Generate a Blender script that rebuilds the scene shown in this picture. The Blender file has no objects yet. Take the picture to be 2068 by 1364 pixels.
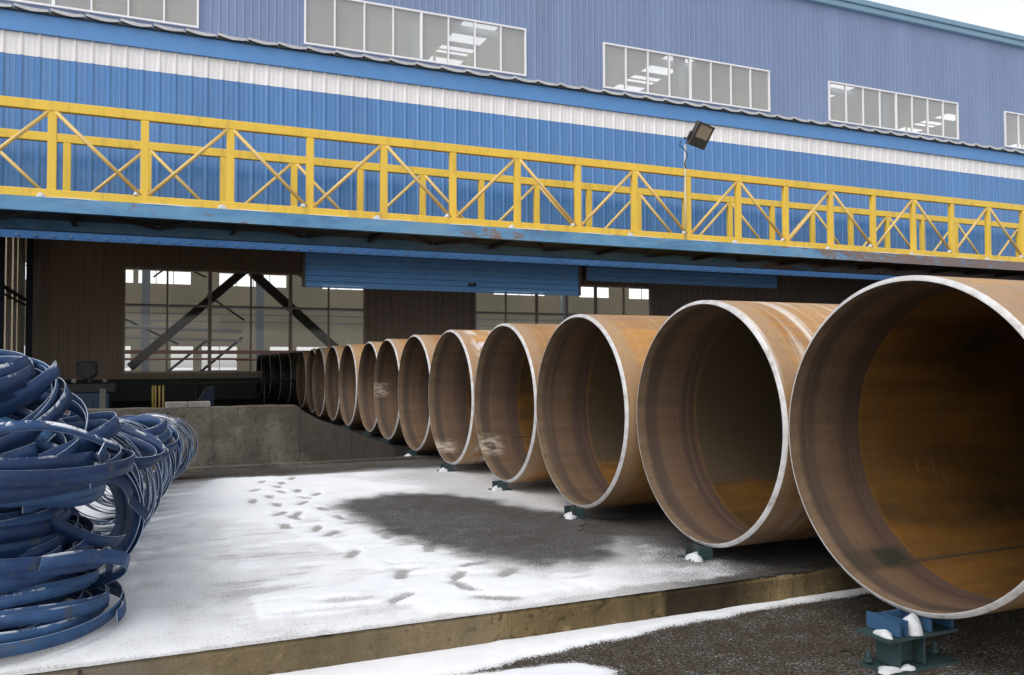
import bpy, bmesh, math, random
import numpy as np
from mathutils import Vector, Matrix, noise as mnoise
random.seed(11)
rng = np.random.default_rng(5)
sc = bpy.context.scene
COL = sc.collection
PI = math.pi

# ---------------------------------------------------------------- camera
YAW, PITCH, ROLL = 0.410080, 0.032282, -0.004152
fw = Vector((math.sin(YAW)*math.cos(PITCH), math.cos(YAW)*math.cos(PITCH), math.sin(PITCH)))
rt = Vector((math.cos(YAW), -math.sin(YAW), 0)); up = rt.cross(fw)
r2 = rt*math.cos(ROLL) + up*math.sin(ROLL); u2 = -rt*math.sin(ROLL) + up*math.cos(ROLL)
cd = bpy.data.cameras.new('camera'); cam = bpy.data.objects.new('camera', cd); COL.objects.link(cam)
M = Matrix((r2, u2, -fw)).transposed().to_4x4(); cam.matrix_world = M
cd.sensor_width = 36; cd.lens = 36*1687.62/2068; cd.clip_start = 0.05; cd.clip_end = 1500
sc.camera = cam

# ---------------------------------------------------------------- light
SUN_EL, SUN_AZ = math.radians(50), math.radians(-118)      # azimuth from +Y towards +X: veiled sun on the left
w = bpy.data.worlds.new('World'); sc.world = w; w.use_nodes = True
nt = w.node_tree; nt.nodes.clear()
sky = nt.nodes.new('ShaderNodeTexSky'); sky.sky_type = 'NISHITA'; sky.sun_disc = False
sky.sun_elevation = SUN_EL; sky.sun_rotation = SUN_AZ
sky.air_density = 1.0; sky.dust_density = 1.5; sky.ozone_density = 1.0
hs = nt.nodes.new('ShaderNodeHueSaturation'); hs.inputs['Saturation'].default_value = 0.15
bg = nt.nodes.new('ShaderNodeBackground'); bg.inputs['Strength'].default_value = 0.15
wo = nt.nodes.new('ShaderNodeOutputWorld')
nt.links.new(sky.outputs[0], hs.inputs['Color']); nt.links.new(hs.outputs[0], bg.inputs['Color']); nt.links.new(bg.outputs[0], wo.inputs['Surface'])
sl = bpy.data.lights.new('sun', 'SUN'); sl.energy = .5; sl.angle = math.radians(30); sl.color = (1, .97, .93)
so = bpy.data.objects.new('sun', sl); COL.objects.link(so)
sd = Vector((math.sin(SUN_AZ)*math.cos(SUN_EL), math.cos(SUN_AZ)*math.cos(SUN_EL), math.sin(SUN_EL)))
so.rotation_euler = (-sd).to_track_quat('-Z', 'Y').to_euler(); so.location = (0, 0, 60)
sc.view_settings.view_transform = 'Standard'; sc.view_settings.look = 'None'
sc.view_settings.exposure = 0.82; sc.view_settings.gamma = 1
sc.render.engine = 'CYCLES'
sc.cycles.use_denoising = True
sc.cycles.max_bounces = 7; sc.cycles.diffuse_bounces = 4; sc.cycles.transparent_max_bounces = 16
sc.cycles.sample_clamp_indirect = 6.0
sc.cycles.caustics_reflective = False; sc.cycles.caustics_refractive = False

# ---------------------------------------------------------------- materials
def mk(name):
    m = bpy.data.materials.new(name); m.use_nodes = True
    n = m.node_tree; n.nodes.clear()
    out = n.nodes.new('ShaderNodeOutputMaterial'); b = n.nodes.new('ShaderNodeBsdfPrincipled')
    n.links.new(b.outputs[0], out.inputs['Surface'])
    return m, n, b
def N(n, t, **k):
    x = n.nodes.new(t)
    for a, v in k.items():
        if a in x.inputs: x.inputs[a].default_value = v
        else: setattr(x, a, v)
    return x
def noise(n, vec, scale, detail=4, rough=.55, dist=0):
    t = n.nodes.new('ShaderNodeTexNoise'); t.inputs['Scale'].default_value = scale
    t.inputs['Detail'].default_value = detail; t.inputs['Roughness'].default_value = rough
    t.inputs['Distortion'].default_value = dist
    if vec is not None: n.links.new(vec, t.inputs['Vector'])
    return t.outputs['Fac']
def mapping(n, src, scale=(1, 1, 1), loc=(0, 0, 0)):
    m = n.nodes.new('ShaderNodeMapping'); m.inputs['Scale'].default_value = scale; m.inputs['Location'].default_value = loc
    n.links.new(src, m.inputs['Vector']); return m.outputs[0]
def ramp(n, fac, stops, interp='LINEAR'):
    r = n.nodes.new('ShaderNodeValToRGB'); r.color_ramp.interpolation = interp
    el = r.color_ramp.elements
    while len(el) > 1: el.remove(el[-1])
    for i, (p, c) in enumerate(stops):
        e = el[0] if i == 0 else el.new(p)
        e.position = p
        e.color = (c, c, c, 1) if isinstance(c, (int, float)) else (*c, 1)
    n.links.new(fac, r.inputs[0]); return r.outputs[0]
def mix(n, fac, a, b, bt='MIX'):
    m = n.nodes.new('ShaderNodeMix'); m.data_type = 'RGBA'; m.blend_type = bt
    for sock, v in ((m.inputs[0], fac), (m.inputs[6], a), (m.inputs[7], b)):
        if isinstance(v, (int, float)): sock.default_value = v
        elif isinstance(v, tuple): sock.default_value = (*v, 1)
        else: n.links.new(v, sock)
    return m.outputs[2]
def math_(n, op, a, b=0.0, c=0.0):
    m = n.nodes.new('ShaderNodeMath'); m.operation = op
    for s, v in zip(m.inputs, (a, b, c)):
        if isinstance(v, (int, float)): s.default_value = v
        else: n.links.new(v, s)
    return m.outputs[0]
def bump(n, b, h, strength=.3, dist=.01):
    x = n.nodes.new('ShaderNodeBump'); x.inputs['Strength'].default_value = strength; x.inputs['Distance'].default_value = dist
    n.links.new(h, x.inputs['Height']); n.links.new(x.outputs[0], b.inputs['Normal'])
def coord(n, k='Object'):
    return n.nodes.new('ShaderNodeTexCoord').outputs[k]
def geo(n, k='Position'):
    return n.nodes.new('ShaderNodeNewGeometry').outputs[k]

def painted(name, col, rough=.45, var=.12, scale=2.0, dirt=None, dirt_amt=.3, vertical=True, metallic=0.0, spec=.5):
    m, n, b = mk(name)
    p = geo(n)
    a = noise(n, mapping(n, p, (scale, scale, scale*(.25 if vertical else 1))), 1.0, 5, .6)
    lo = tuple(c*(1-var) for c in col); hi = tuple(min(1, c*(1+var)) for c in col)
    c = ramp(n, a, [(.25, lo), (.75, hi)])
    if dirt:
        d = noise(n, mapping(n, p, (6, 6, 1.2 if vertical else 6), (3.1, 7, 2)), 1.0, 6, .7)
        f = ramp(n, d, [(.52, 0.0), (.72, dirt_amt)])
        c = mix(n, f, c, dirt)
    n.links.new(c, b.inputs['Base Color'])
    rr = ramp(n, noise(n, mapping(n, p, (5, 5, 1.5)), 1.0, 4, .6), [(.2, max(.05, rough-.1)), (.8, min(1, rough+.12))])
    n.links.new(rr, b.inputs['Roughness'])
    b.inputs['Metallic'].default_value = metallic; b.inputs['Specular IOR Level'].default_value = spec
    return m

MT = {}
def sheets(m, width, amt, seed=0.0):
    n = m.node_tree; b = [x for x in n.nodes if x.type == 'BSDF_PRINCIPLED'][0]
    c = b.inputs['Base Color'].links[0].from_socket
    p = geo(n); sx = n.nodes.new('ShaderNodeSeparateXYZ'); n.links.new(p, sx.inputs[0])
    wn = n.nodes.new('ShaderNodeTexWhiteNoise'); wn.noise_dimensions = '1D'
    n.links.new(math_(n, 'FLOOR', math_(n, 'ADD', math_(n, 'DIVIDE', sx.outputs[0], width), seed)), wn.inputs['W'])
    c = mix(n, 1.0, c, ramp(n, wn.outputs['Value'], [(0, 1-amt), (1, 1+amt)]), 'MULTIPLY')
    st = noise(n, mapping(n, p, (7, 7, .35), (2, 0, 4)), 1.0, 5, .65)
    c = mix(n, ramp(n, st, [(.56, 0.0), (.72, .22)]), c, (.16, .19, .24))
    n.links.new(c, b.inputs['Base Color'])
MT['facade'] = painted('facade_blue', (.054, .190, .455), .28, .10, 1.2, (.20, .32, .46), .22, spec=.7)
MT['fascia'] = painted('fascia_blue', (.085, .245, .54), .4, .06, .8, (.2, .3, .42), .2)
MT['stripe'] = painted('stripe_white', (.80, .775, .785), .5, .04, 1.5, (.5, .47, .45), .3)
MT['upper'] = painted('upper_sheet', (.16, .212, .345), .5, .07, .8, (.26, .29, .40), .3)
MT['trim'] = painted('roof_trim', (.16, .27, .36), .45, .08, 1.0)
MT['yellow'] = painted('yellow_paint', (.80, .53, .055), .45, .07, 2.2, (.36, .20, .06), .55)
MT['yellow_light'] = painted('worn_yellow_paint', (.68, .47, .15), .42, .1, 3.0, (.6, .48, .28), .5)
MT['rail'] = painted('railing_yellow', (.80, .58, .18), .5, .08, 2.0)
MT['lintel'] = painted('lintel_blue', (.085, .26, .62), .4, .12, 3.0, (.03, .07, .15), .35)
MT['door'] = painted('door_panel_blue', (.06, .21, .47), .45, .12, 1.5, (.06, .12, .2), .3, vertical=False)
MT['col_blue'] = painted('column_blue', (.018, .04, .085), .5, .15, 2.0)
MT['brown'] = painted('liner_sheet', (.52, .40, .32), .6, .08, 1.0, (.38, .29, .23), .4)
MT['sidewall'] = painted('side_liner', (.80, .72, .58), .5, .1, 1.0, (.3, .25, .2), .4)
MT['hallwall'] = painted('hall_wall', (.74, .66, .48), .7, .06, .5)
MT['steel_dark'] = painted('dark_steel', (.035, .04, .04), .6, .2, 2.0)
MT['brace'] = painted('brace_steel', (.045, .038, .030), .6, .2, 2.0)
MT['frame_white'] = painted('window_frame_white', (.74, .72, .72), .4, .03, 1.0)
MT['frame_tan'] = painted('window_frame_tan', (.72, .56, .46), .5, .08, 1.0)
MT['pale_col'] = painted('pale_column', (.42, .47, .52), .5, .05, 1.0)
MT['red'] = painted('red_beam', (.32, .09, .05), .5, .1, 1.0)
MT['white'] = painted('white_duct', (.55, .55, .54), .5, .04, 1.0)
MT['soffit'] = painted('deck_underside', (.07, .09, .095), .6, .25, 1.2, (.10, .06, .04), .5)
MT['lampbody'] = painted('lamp_housing', (.035, .033, .03), .5, .1, 3.0)
MT['black'] = painted('black_paint', (.015, .016, .018), .6, .15, 3.0)
MT['bluebox'] = painted('blue_cabinet', (.02, .045, .10), .5, .1, 3.0)
MT['bolt'] = painted('bolt_blue', (.25, .36, .55), .4, .1, 3.0)
MT['eave'] = painted('eave_cap_grey', (.50, .50, .51), .5, .12, 2.0, (.2, .2, .2), .4)
MT['roofing'] = painted('roof_sheet', (.55, .56, .58), .6, .05, 1.0)

sheets(MT['facade'], .9, .05); sheets(MT['upper'], .786, .05, .3); sheets(MT['stripe'], .9, .03)
def m_beam():
    m, n, b = mk('beam_blue_weathered'); p = geo(n)
    a = noise(n, mapping(n, p, (.9, .9, 3)), 1.0, 6, .65, .6)
    c = ramp(n, a, [(.3, (.055, .17, .33)), (.48, (.10, .27, .47)), (.7, (.17, .33, .48))])
    r = noise(n, mapping(n, p, (2.5, 2.5, 7), (5, 1, 0)), 1.0, 6, .7, .5)
    xr = N(n, 'ShaderNodeSeparateXYZ'); n.links.new(p, xr.inputs[0])
    reg = ramp(n, math_(n, 'DIVIDE', xr.outputs[0], 30.0), [(.17, 0.0), (.19, .09), (.22, .09), (.24, 0.0), (.42, 0.0), (.5, .2), (.8, .3)])
    f = ramp(n, math_(n, 'ADD', r, reg), [(.60, 0.0), (.68, .85)])
    c = mix(n, f, c, (.20, .105, .055)); n.links.new(c, b.inputs['Base Color']); b.inputs['Roughness'].default_value = .45
    return m
MT['beam'] = m_beam()

def m_snow(name, edge=False):
    m, n, b = mk(name); p = geo(n)
    b.inputs['Base Color'].default_value = (.60, .61, .63, 1); b.inputs['Roughness'].default_value = .7
    bump(n, b, noise(n, p, 40, 5, .7), .6, .02)
    return m
MT['snow'] = m_snow('snow_lump')

def m_snowcover(name, gravel):
    m, n, b = mk(name); p = geo(n)
    at = n.nodes.new('ShaderNodeAttribute'); at.attribute_name = 'cover'
    fine = noise(n, p, 95, 3, .7); mid = noise(n, p, 9, 5, .65)
    v = math_(n, 'ADD', at.outputs['Fac'], math_(n, 'MULTIPLY', math_(n, 'SUBTRACT', fine, .5), 1.5))
    v = math_(n, 'ADD', v, math_(n, 'MULTIPLY', math_(n, 'SUBTRACT', mid, .5), .42))
    f = ramp(n, v, [(.18, 0.0), (.38, .55), (.58, .86), (.95, 1.0)])
    if gravel:
        g = ramp(n, noise(n, p, 62, 5, .85), [(.36, (.010, .008, .006)), (.5, (.036, .028, .021)), (.60, (.16, .135, .11))])
        g = mix(n, ramp(n, mid, [(.4, .5), (.6, 0.0)]), g, (.045, .033, .018))
    else:
        g = ramp(n, noise(n, p, 80, 4, .75), [(.32, (.03, .028, .025)), (.52, (.085, .08, .075)), (.68, (.20, .19, .185))])
        g = mix(n, ramp(n, noise(n, p, 1.6, 5, .6), [(.4, .55), (.6, 0.0)]), g, (.05, .044, .038))
        dry = ramp(n, noise(n, p, 70, 4, .75), [(.32, (.36, .35, .34)), (.5, (.54, .53, .52)), (.66, (.70, .69, .68))])
        wt = n.nodes.new('ShaderNodeAttribute'); wt.attribute_name = 'wet_shade'
        g = mix(n, wt.outputs['Fac'], dry, g)
    snowc = mix(n, ramp(n, noise(n, p, 2.5, 5, .6), [(.35, 0.0), (.65, 1.0)]), (.80, .81, .84), (.87, .88, .90))
    n.links.new(mix(n, f, g, snowc), b.inputs['Base Color'])
    b.inputs['Roughness'].default_value = .8; b.inputs['Specular IOR Level'].default_value = .2
    h = math_(n, 'ADD', math_(n, 'MULTIPLY', f, .9), math_(n, 'MULTIPLY', noise(n, p, 130, 4, .7), .5))
    bump(n, b, h, .45, .012)
    return m
MT['slabsnow'] = m_snowcover('thin_snow_on_concrete', False)
MT['gravsnow'] = m_snowcover('thin_snow_on_asphalt', True)

def m_concrete(name, base, stain, lo=-1.5):
    m, n, b = mk(name); p = geo(n)
    a = noise(n, p, 2.2, 7, .65); s = noise(n, mapping(n, p, (1.3, 1.3, .35), (4, 2, 1)), 1.4, 5, .6, .4)
    c = ramp(n, a, [(.3, tuple(x*.72 for x in base)), (.7, tuple(min(1, x*1.25) for x in base))])
    c = mix(n, ramp(n, s, [(.42, 0.0), (.60, .85)]), c, stain)
    pit = noise(n, p, 45, 4, .75)
    c = mix(n, ramp(n, pit, [(.28, .7), (.42, 0.0)]), c, tuple(x*.35 for x in base))
    c = mix(n, ramp(n, noise(n, p, .9, 2, .5), [(.42, .65), (.55, 0.0)]), c, tuple(x*.45 for x in base))
    drip = noise(n, mapping(n, p, (9, 9, .8)), 1.0, 5, .6)
    c = mix(n, ramp(n, drip, [(.55, 0.0), (.7, .45)]), c, tuple(x*.5 for x in stain))
    spot = noise(n, p, 17, 5, .7, .3)
    c = mix(n, ramp(n, spot, [(.34, .75), (.44, 0.0)]), c, tuple(x*.4 for x in stain)); c = mix(n, ramp(n, spot, [(.60, 0.0), (.70, .35)]), c, tuple(min(1, x*1.7) for x in base))
    n.links.new(c, b.inputs['Base Color']); b.inputs['Roughness'].default_value = .9; b.inputs['Specular IOR Level'].default_value = .12
    bump(n, b, math_(n, 'ADD', a, math_(n, 'MULTIPLY', math_(n, 'ADD', pit, spot), .5)), .7, .03)
    return m
MT['kerb'] = m_concrete('kerb_concrete', (.29, .21, .105), (.085, .062, .034))
def kerb_patches(m):                                       # wet dark stretch, tan stretch and greyer left end of the slab face
    n = m.node_tree; b = [x for x in n.nodes if x.type == 'BSDF_PRINCIPLED'][0]
    l = b.inputs['Base Color'].links[0]; c = l.from_socket
    sx = n.nodes.new('ShaderNodeSeparateXYZ'); p = geo(n); n.links.new(p, sx.inputs[0])
    x = math_(n, 'ADD', math_(n, 'DIVIDE', sx.outputs[0], 10.0), math_(n, 'MULTIPLY', math_(n, 'SUBTRACT', noise(n, p, 5, 4), .5), .035))
    hard = math_(n, 'DIVIDE', sx.outputs[0], 10.0)
    c = mix(n, ramp(n, x, [(-.0, 1.0), (.0, .75), (.03, .25), (.14, .55), (.155, 0.0)]), c, (.15, .125, .09))
    c = mix(n, math_(n, 'MULTIPLY', ramp(n, hard, [(.2365, 0.0), (.238, 1.0)]), ramp(n, x, [(.28, .92), (.305, 0.0), (.335, 0.0), (.36, .8), (.40, .8)])), c, (.03, .022, .014))
    n.links.new(c, b.inputs['Base Color'])
kerb_patches(MT['kerb'])
MT['wallconc'] = m_concrete('low_wall_concrete', (.21, .185, .155), (.10, .085, .07))
MT['floor'] = m_concrete('slab_concrete', (.11, .10, .09), (.07, .06, .05))
def wall_shade_blotch(m):                                         # pipe shade painted over the right end of the wall, plus dark blotches
    n = m.node_tree; b = [x for x in n.nodes if x.type == 'BSDF_PRINCIPLED'][0]
    c = b.inputs['Base Color'].links[0].from_socket
    sx = n.nodes.new('ShaderNodeSeparateXYZ'); p = geo(n); n.links.new(p, sx.inputs[0])
    x = math_(n, 'ADD', math_(n, 'SUBTRACT', sx.outputs[0], math_(n, 'MULTIPLY', sx.outputs[2], -.9)), math_(n, 'MULTIPLY', math_(n, 'SUBTRACT', noise(n, p, 3, 5), .5), .9))
    c = mix(n, ramp(n, x, [(.55, 0.0), (.95, .72)]), c, (.055, .045, .036))
    bl = noise(n, mapping(n, p, (1, 1, 1.4), (8, 0, 3)), 3.2, 5, .6, .3)
    c = mix(n, ramp(n, bl, [(.50, 0.0), (.62, .6)]), c, (.075, .063, .052))
    n.links.new(c, b.inputs['Base Color'])
wall_shade_blotch(MT['wallconc'])
MT['darkfloor'] = m_concrete('dark_floor', (.03, .026, .022), (.018, .015, .012))  # very dark concrete for the floor beyond the low wall
MT['block'] = m_concrete('block_concrete', (.32, .30, .27), (.22, .20, .17))

def m_glass(name='window_glass', tint=(.97, .97, .965), refl=1.0, dust_haze=(.05, .22)):
    m = bpy.data.materials.new(name); m.use_nodes = True; n = m.node_tree; n.nodes.clear()
    out = n.nodes.new('ShaderNodeOutputMaterial'); tr = N(n, 'ShaderNodeBsdfTransparent'); tr.inputs[0].default_value = (*tint, 1)
    gl = N(n, 'ShaderNodeBsdfGlossy'); gl.inputs['Roughness'].default_value = .06
    fr = N(n, 'ShaderNodeFresnel'); fr.inputs[0].default_value = 1.5
    mx = n.nodes.new('ShaderNodeMixShader')
    n.links.new(math_(n, 'MULTIPLY', fr.outputs[0], refl), mx.inputs[0]); n.links.new(tr.outputs[0], mx.inputs[1]); n.links.new(gl.outputs[0], mx.inputs[2])
    # grime on the pane; the heavy upper veil imitates haze and sky reflection
    df = N(n, 'ShaderNodeBsdfDiffuse'); df.inputs[0].default_value = (.68, .68, .66, 1)
    mx2 = n.nodes.new('ShaderNodeMixShader')
    g = ramp(n, noise(n, mapping(n, geo(n), (1, 1, .5)), .35, 3, .5), [(.3, dust_haze[0]), (.75, dust_haze[1])])
    n.links.new(g, mx2.inputs[0]); n.links.new(mx.outputs[0], mx2.inputs[1]); n.links.new(df.outputs[0], mx2.inputs[2])
    n.links.new(mx2.outputs[0], out.inputs['Surface'])
    return m
MT['glass'] = m_glass(dust_haze=(.02, .06)); MT['hazy'] = m_glass('hazy_window_glass', refl=1.6, dust_haze=(.34, .43))  # upper panes: haze mixed in as pale diffuse colour

def m_pipe_outer(name, kind=0):
    m, n, b = mk(name)
    uv = n.nodes.new('ShaderNodeUVMap').outputs[0]
    oi = n.nodes.new('ShaderNodeObjectInfo'); rnd = oi.outputs['Random']
    off = n.nodes.new('ShaderNodeCombineXYZ'); n.links.new(math_(n, 'MULTIPLY', rnd, 37.0), off.inputs[0]); n.links.new(math_(n, 'MULTIPLY', rnd, 91.0), off.inputs[2])
    va = n.nodes.new('ShaderNodeVectorMath'); va.operation = 'ADD'; n.links.new(uv, va.inputs[0]); n.links.new(off.outputs[0], va.inputs[1])
    q = va.outputs[0]
    sep = n.nodes.new('ShaderNodeSeparateXYZ'); n.links.new(uv, sep.inputs[0])
    v = sep.outputs[1]                                    # metres from the open end
    big = noise(n, mapping(n, q, (1.0, .45, 1)), 1.6, 6, .6, .3)
    c = ramp(n, big, [(.3, (.27, .135, .040)), (.5, (.44, .235, .070)), (.72, (.54, .33, .125))])
    ax = noise(n, mapping(n, q, (14, .5, 1)), 1.0, 5, .6)   # streaks along the pipe
    c = mix(n, ramp(n, ax, [(.4, .5), (.62, 0.0)]), c, (.22, .155, .11))
    ci = noise(n, mapping(n, q, (.35, 16, 1)), 1.0, 4, .6)   # rolling marks round the pipe
    c = mix(n, ramp(n, ci, [(.52, 0.0), (.72, .4)]), c, (.56, .40, .22))
    # masked grey brown ring near the end
    edge = math_(n, 'ADD', v, math_(n, 'MULTIPLY', math_(n, 'SUBTRACT', noise(n, mapping(n, q, (2, 2, 1)), 2.0, 4), .5), .08))
    ring = ramp(n, edge, [(.10, .75), (.17, 0.0)])
    c = mix(n, ring, c, (.37, .265, .18))
    pv = noise(n, mapping(n, q, (.8, .6, 1), (9, 4, 0)), 1.7, 5, .6)
    c = mix(n, ramp(n, pv, [(.55, 0.0), (.70, .6)]), c, (.30, .225, .19))
    c = mix(n, 1.0, c, (.98, .90, .76), 'MULTIPLY')
    if kind == 1:                                          # white rub marks running round the pipe
        t = noise(n, mapping(n, q, (.5, 9, 1), (2, 0, 5)), 1.0, 5, .62, .5)
        f = ramp(n, t, [(.46, 0.0), (.56, .55), (.62, .95)])
        u = sep.outputs[0]
        win = ramp(n, math_(n, 'DIVIDE', u, 4.461), [(.20, .25), (.30, .8), (.40, 1.0), (.53, 1.0), (.62, .25), (.70, .0)])
        c = mix(n, math_(n, 'MULTIPLY', f, win), c, (.78, .74, .70))
    if kind == 2:                                          # whitish frost patch near the end
        t = noise(n, mapping(n, q, (3, 5, 1)), 1.3, 5, .7)
        f = ramp(n, t, [(.46, 0.0), (.60, .8)])
        win = ramp(n, v, [(.08, 0.0), (.16, 1.0), (.36, 1.0), (.5, 0.0)])
        c = mix(n, math_(n, 'MULTIPLY', f, win), c, (.76, .74, .73))
    sp_ = noise(n, mapping(n, q, (38, 30, 1)), 1.0, 5, .8)
    c = mix(n, 1.0, c, ramp(n, sp_, [(.30, .88), (.5, 1.0), (.68, 1.10)]), 'MULTIPLY')
    sc_ = noise(n, mapping(n, q, (3, 55, 1), (1, 5, 0)), 1.0, 4, .7)
    c = mix(n, ramp(n, sc_, [(.66, 0.0), (.74, .35)]), c, (.50, .40, .29))
    n.links.new(c, b.inputs['Base Color'])
    b.inputs['Metallic'].default_value = .0
    n.links.new(ramp(n, ax, [(.3, .38), (.7, .60)]), b.inputs['Roughness'])
    bump(n, b, math_(n, 'ADD', ci, ax), .08, .004)
    return m
def m_pipe_inner(name, frost=0):
    m, n, b = mk(name)
    uv = n.nodes.new('ShaderNodeUVMap').outputs[0]
    oi = n.nodes.new('ShaderNodeObjectInfo'); rnd = oi.outputs['Random']
    off = n.nodes.new('ShaderNodeCombineXYZ'); n.links.new(math_(n, 'MULTIPLY', rnd, 53.0), off.inputs[0]); n.links.new(math_(n, 'MULTIPLY', rnd, 17.0), off.inputs[2])
    va = n.nodes.new('ShaderNodeVectorMath'); va.operation = 'ADD'; n.links.new(uv, va.inputs[0]); n.links.new(off.outputs[0], va.inputs[1])
    q = va.outputs[0]
    sep = n.nodes.new('ShaderNodeSeparateXYZ'); n.links.new(uv, sep.inputs[0]); v = sep.outputs[1]
    wob = math_(n, 'MULTIPLY', math_(n, 'SUBTRACT', noise(n, mapping(n, q, (1.5, 1.5, 1)), 1.5, 4), .5), .06)
    e = math_(n, 'ADD', v, wob)
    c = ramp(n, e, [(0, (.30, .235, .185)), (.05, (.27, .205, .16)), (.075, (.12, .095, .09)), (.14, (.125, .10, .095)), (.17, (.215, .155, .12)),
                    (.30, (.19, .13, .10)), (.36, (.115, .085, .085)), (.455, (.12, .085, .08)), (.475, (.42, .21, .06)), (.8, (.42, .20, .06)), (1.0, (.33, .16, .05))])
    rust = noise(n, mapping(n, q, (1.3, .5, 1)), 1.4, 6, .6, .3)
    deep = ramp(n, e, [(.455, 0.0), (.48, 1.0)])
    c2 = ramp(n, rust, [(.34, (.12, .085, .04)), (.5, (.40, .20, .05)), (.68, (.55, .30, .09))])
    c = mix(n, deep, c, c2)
    ax = noise(n, mapping(n, q, (10, .6, 1)), 1.0, 5, .6)
    c = mix(n, ramp(n, ax, [(.36, .45), (.58, 0.0)]), c, (.10, .075, .055))
    ci = noise(n, mapping(n, q, (.3, 26, 1)), 1.0, 4, .6)
    c = mix(n, ramp(n, ci, [(.5, 0.0), (.75, .35)]), c, (.36, .27, .20))
    if frost == 3:                                         # big dark oily patch deep inside, orange rust left bare at the bottom
        u = math_(n, 'ADD', math_(n, 'DIVIDE', sep.outputs[0], 4.461), math_(n, 'MULTIPLY', math_(n, 'SUBTRACT', noise(n, mapping(n, q, (1, 2, 1)), 2.0, 5, .7), .5), .05))
        win = ramp(n, u, [(.50, 0.0), (.56, .35), (.62, .9), (.858, .93), (.868, 0.0)])
        c = mix(n, math_(n, 'MULTIPLY', win, deep), c, (.20, .165, .135))
    elif frost == 5:                                       # soot smear at the start of the weld
        u = math_(n, 'DIVIDE', sep.outputs[0], 4.461)
        win = ramp(n, math_(n, 'ADD', u, math_(n, 'MULTIPLY', math_(n, 'SUBTRACT', rust, .5), .02)), [(.892, 0.0), (.902, 1.0), (.922, 1.0), (.932, 0.0)])
        wv = ramp(n, v, [(.04, 0.0), (.08, .5), (.22, .55), (.26, 1.0), (.38, 1.0), (.46, 0.0)])
        c = mix(n, math_(n, 'MULTIPLY', win, wv), c, (.05, .055, .05))
    elif frost:
        u = math_(n, 'DIVIDE', sep.outputs[0], 4.461)
        t = noise(n, mapping(n, q, (22, 5, 1)), 1.2, 5, .75)
        f = ramp(n, t, [(.44, 0.0), (.56, .9)])
        lo = {1: .855, 2: .75, 4: .90}[frost]
        win = ramp(n, u, [(lo-.03, 0.0), (lo-.005, 1.0), (lo+.015, 1.0), (lo+.035, 0.0)])
        wv = ramp(n, v, [(.0, 1.0), (.16, 1.0), (.26, 0.0)])
        c = mix(n, math_(n, 'MULTIPLY', math_(n, 'MULTIPLY', f, win), wv), c, (.72, .70, .70))
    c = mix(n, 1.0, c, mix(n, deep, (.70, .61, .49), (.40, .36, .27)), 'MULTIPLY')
    sp_ = noise(n, mapping(n, q, (38, 30, 1)), 1.0, 5, .8)
    c = mix(n, 1.0, c, ramp(n, sp_, [(.30, .88), (.5, 1.0), (.68, 1.10)]), 'MULTIPLY')
    sc_ = noise(n, mapping(n, q, (3, 55, 1), (1, 5, 0)), 1.0, 4, .7)
    c = mix(n, ramp(n, sc_, [(.66, 0.0), (.74, .35)]), c, (.50, .40, .29))
    n.links.new(c, b.inputs['Base Color'])
    b.inputs['Roughness'].default_value = .6; b.inputs['Specular IOR Level'].default_value = .35
    bump(n, b, ci, .06, .004)
    return m
POUT = [m_pipe_outer('pipe_outer', 0), m_pipe_outer('pipe_outer_rubbed', 1), m_pipe_outer('pipe_outer_frosted', 2)]
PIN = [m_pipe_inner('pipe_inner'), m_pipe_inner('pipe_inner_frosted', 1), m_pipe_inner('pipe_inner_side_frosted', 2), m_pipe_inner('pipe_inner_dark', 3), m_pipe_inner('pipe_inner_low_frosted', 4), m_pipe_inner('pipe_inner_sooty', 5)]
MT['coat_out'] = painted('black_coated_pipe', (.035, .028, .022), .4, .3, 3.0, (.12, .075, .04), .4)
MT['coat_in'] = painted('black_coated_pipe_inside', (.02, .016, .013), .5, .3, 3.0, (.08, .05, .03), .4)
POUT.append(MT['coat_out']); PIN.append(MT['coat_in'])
def m_rim():
    m, n, b = mk('bevelled_steel_edge'); p = geo(n)
    c = ramp(n, noise(n, p, 14, 5, .6), [(.28, (.30, .27, .25)), (.42, (.48, .46, .45)), (.7, (.62, .61, .61))])
    n.links.new(c, b.inputs['Base Color']); b.inputs['Roughness'].default_value = .4; b.inputs['Metallic'].default_value = .15
    return m
MT['rim'] = m_rim()
MT['weld'] = painted('weld_bead', (.07, .045, .026), .6, .2, 9.0)

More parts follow.
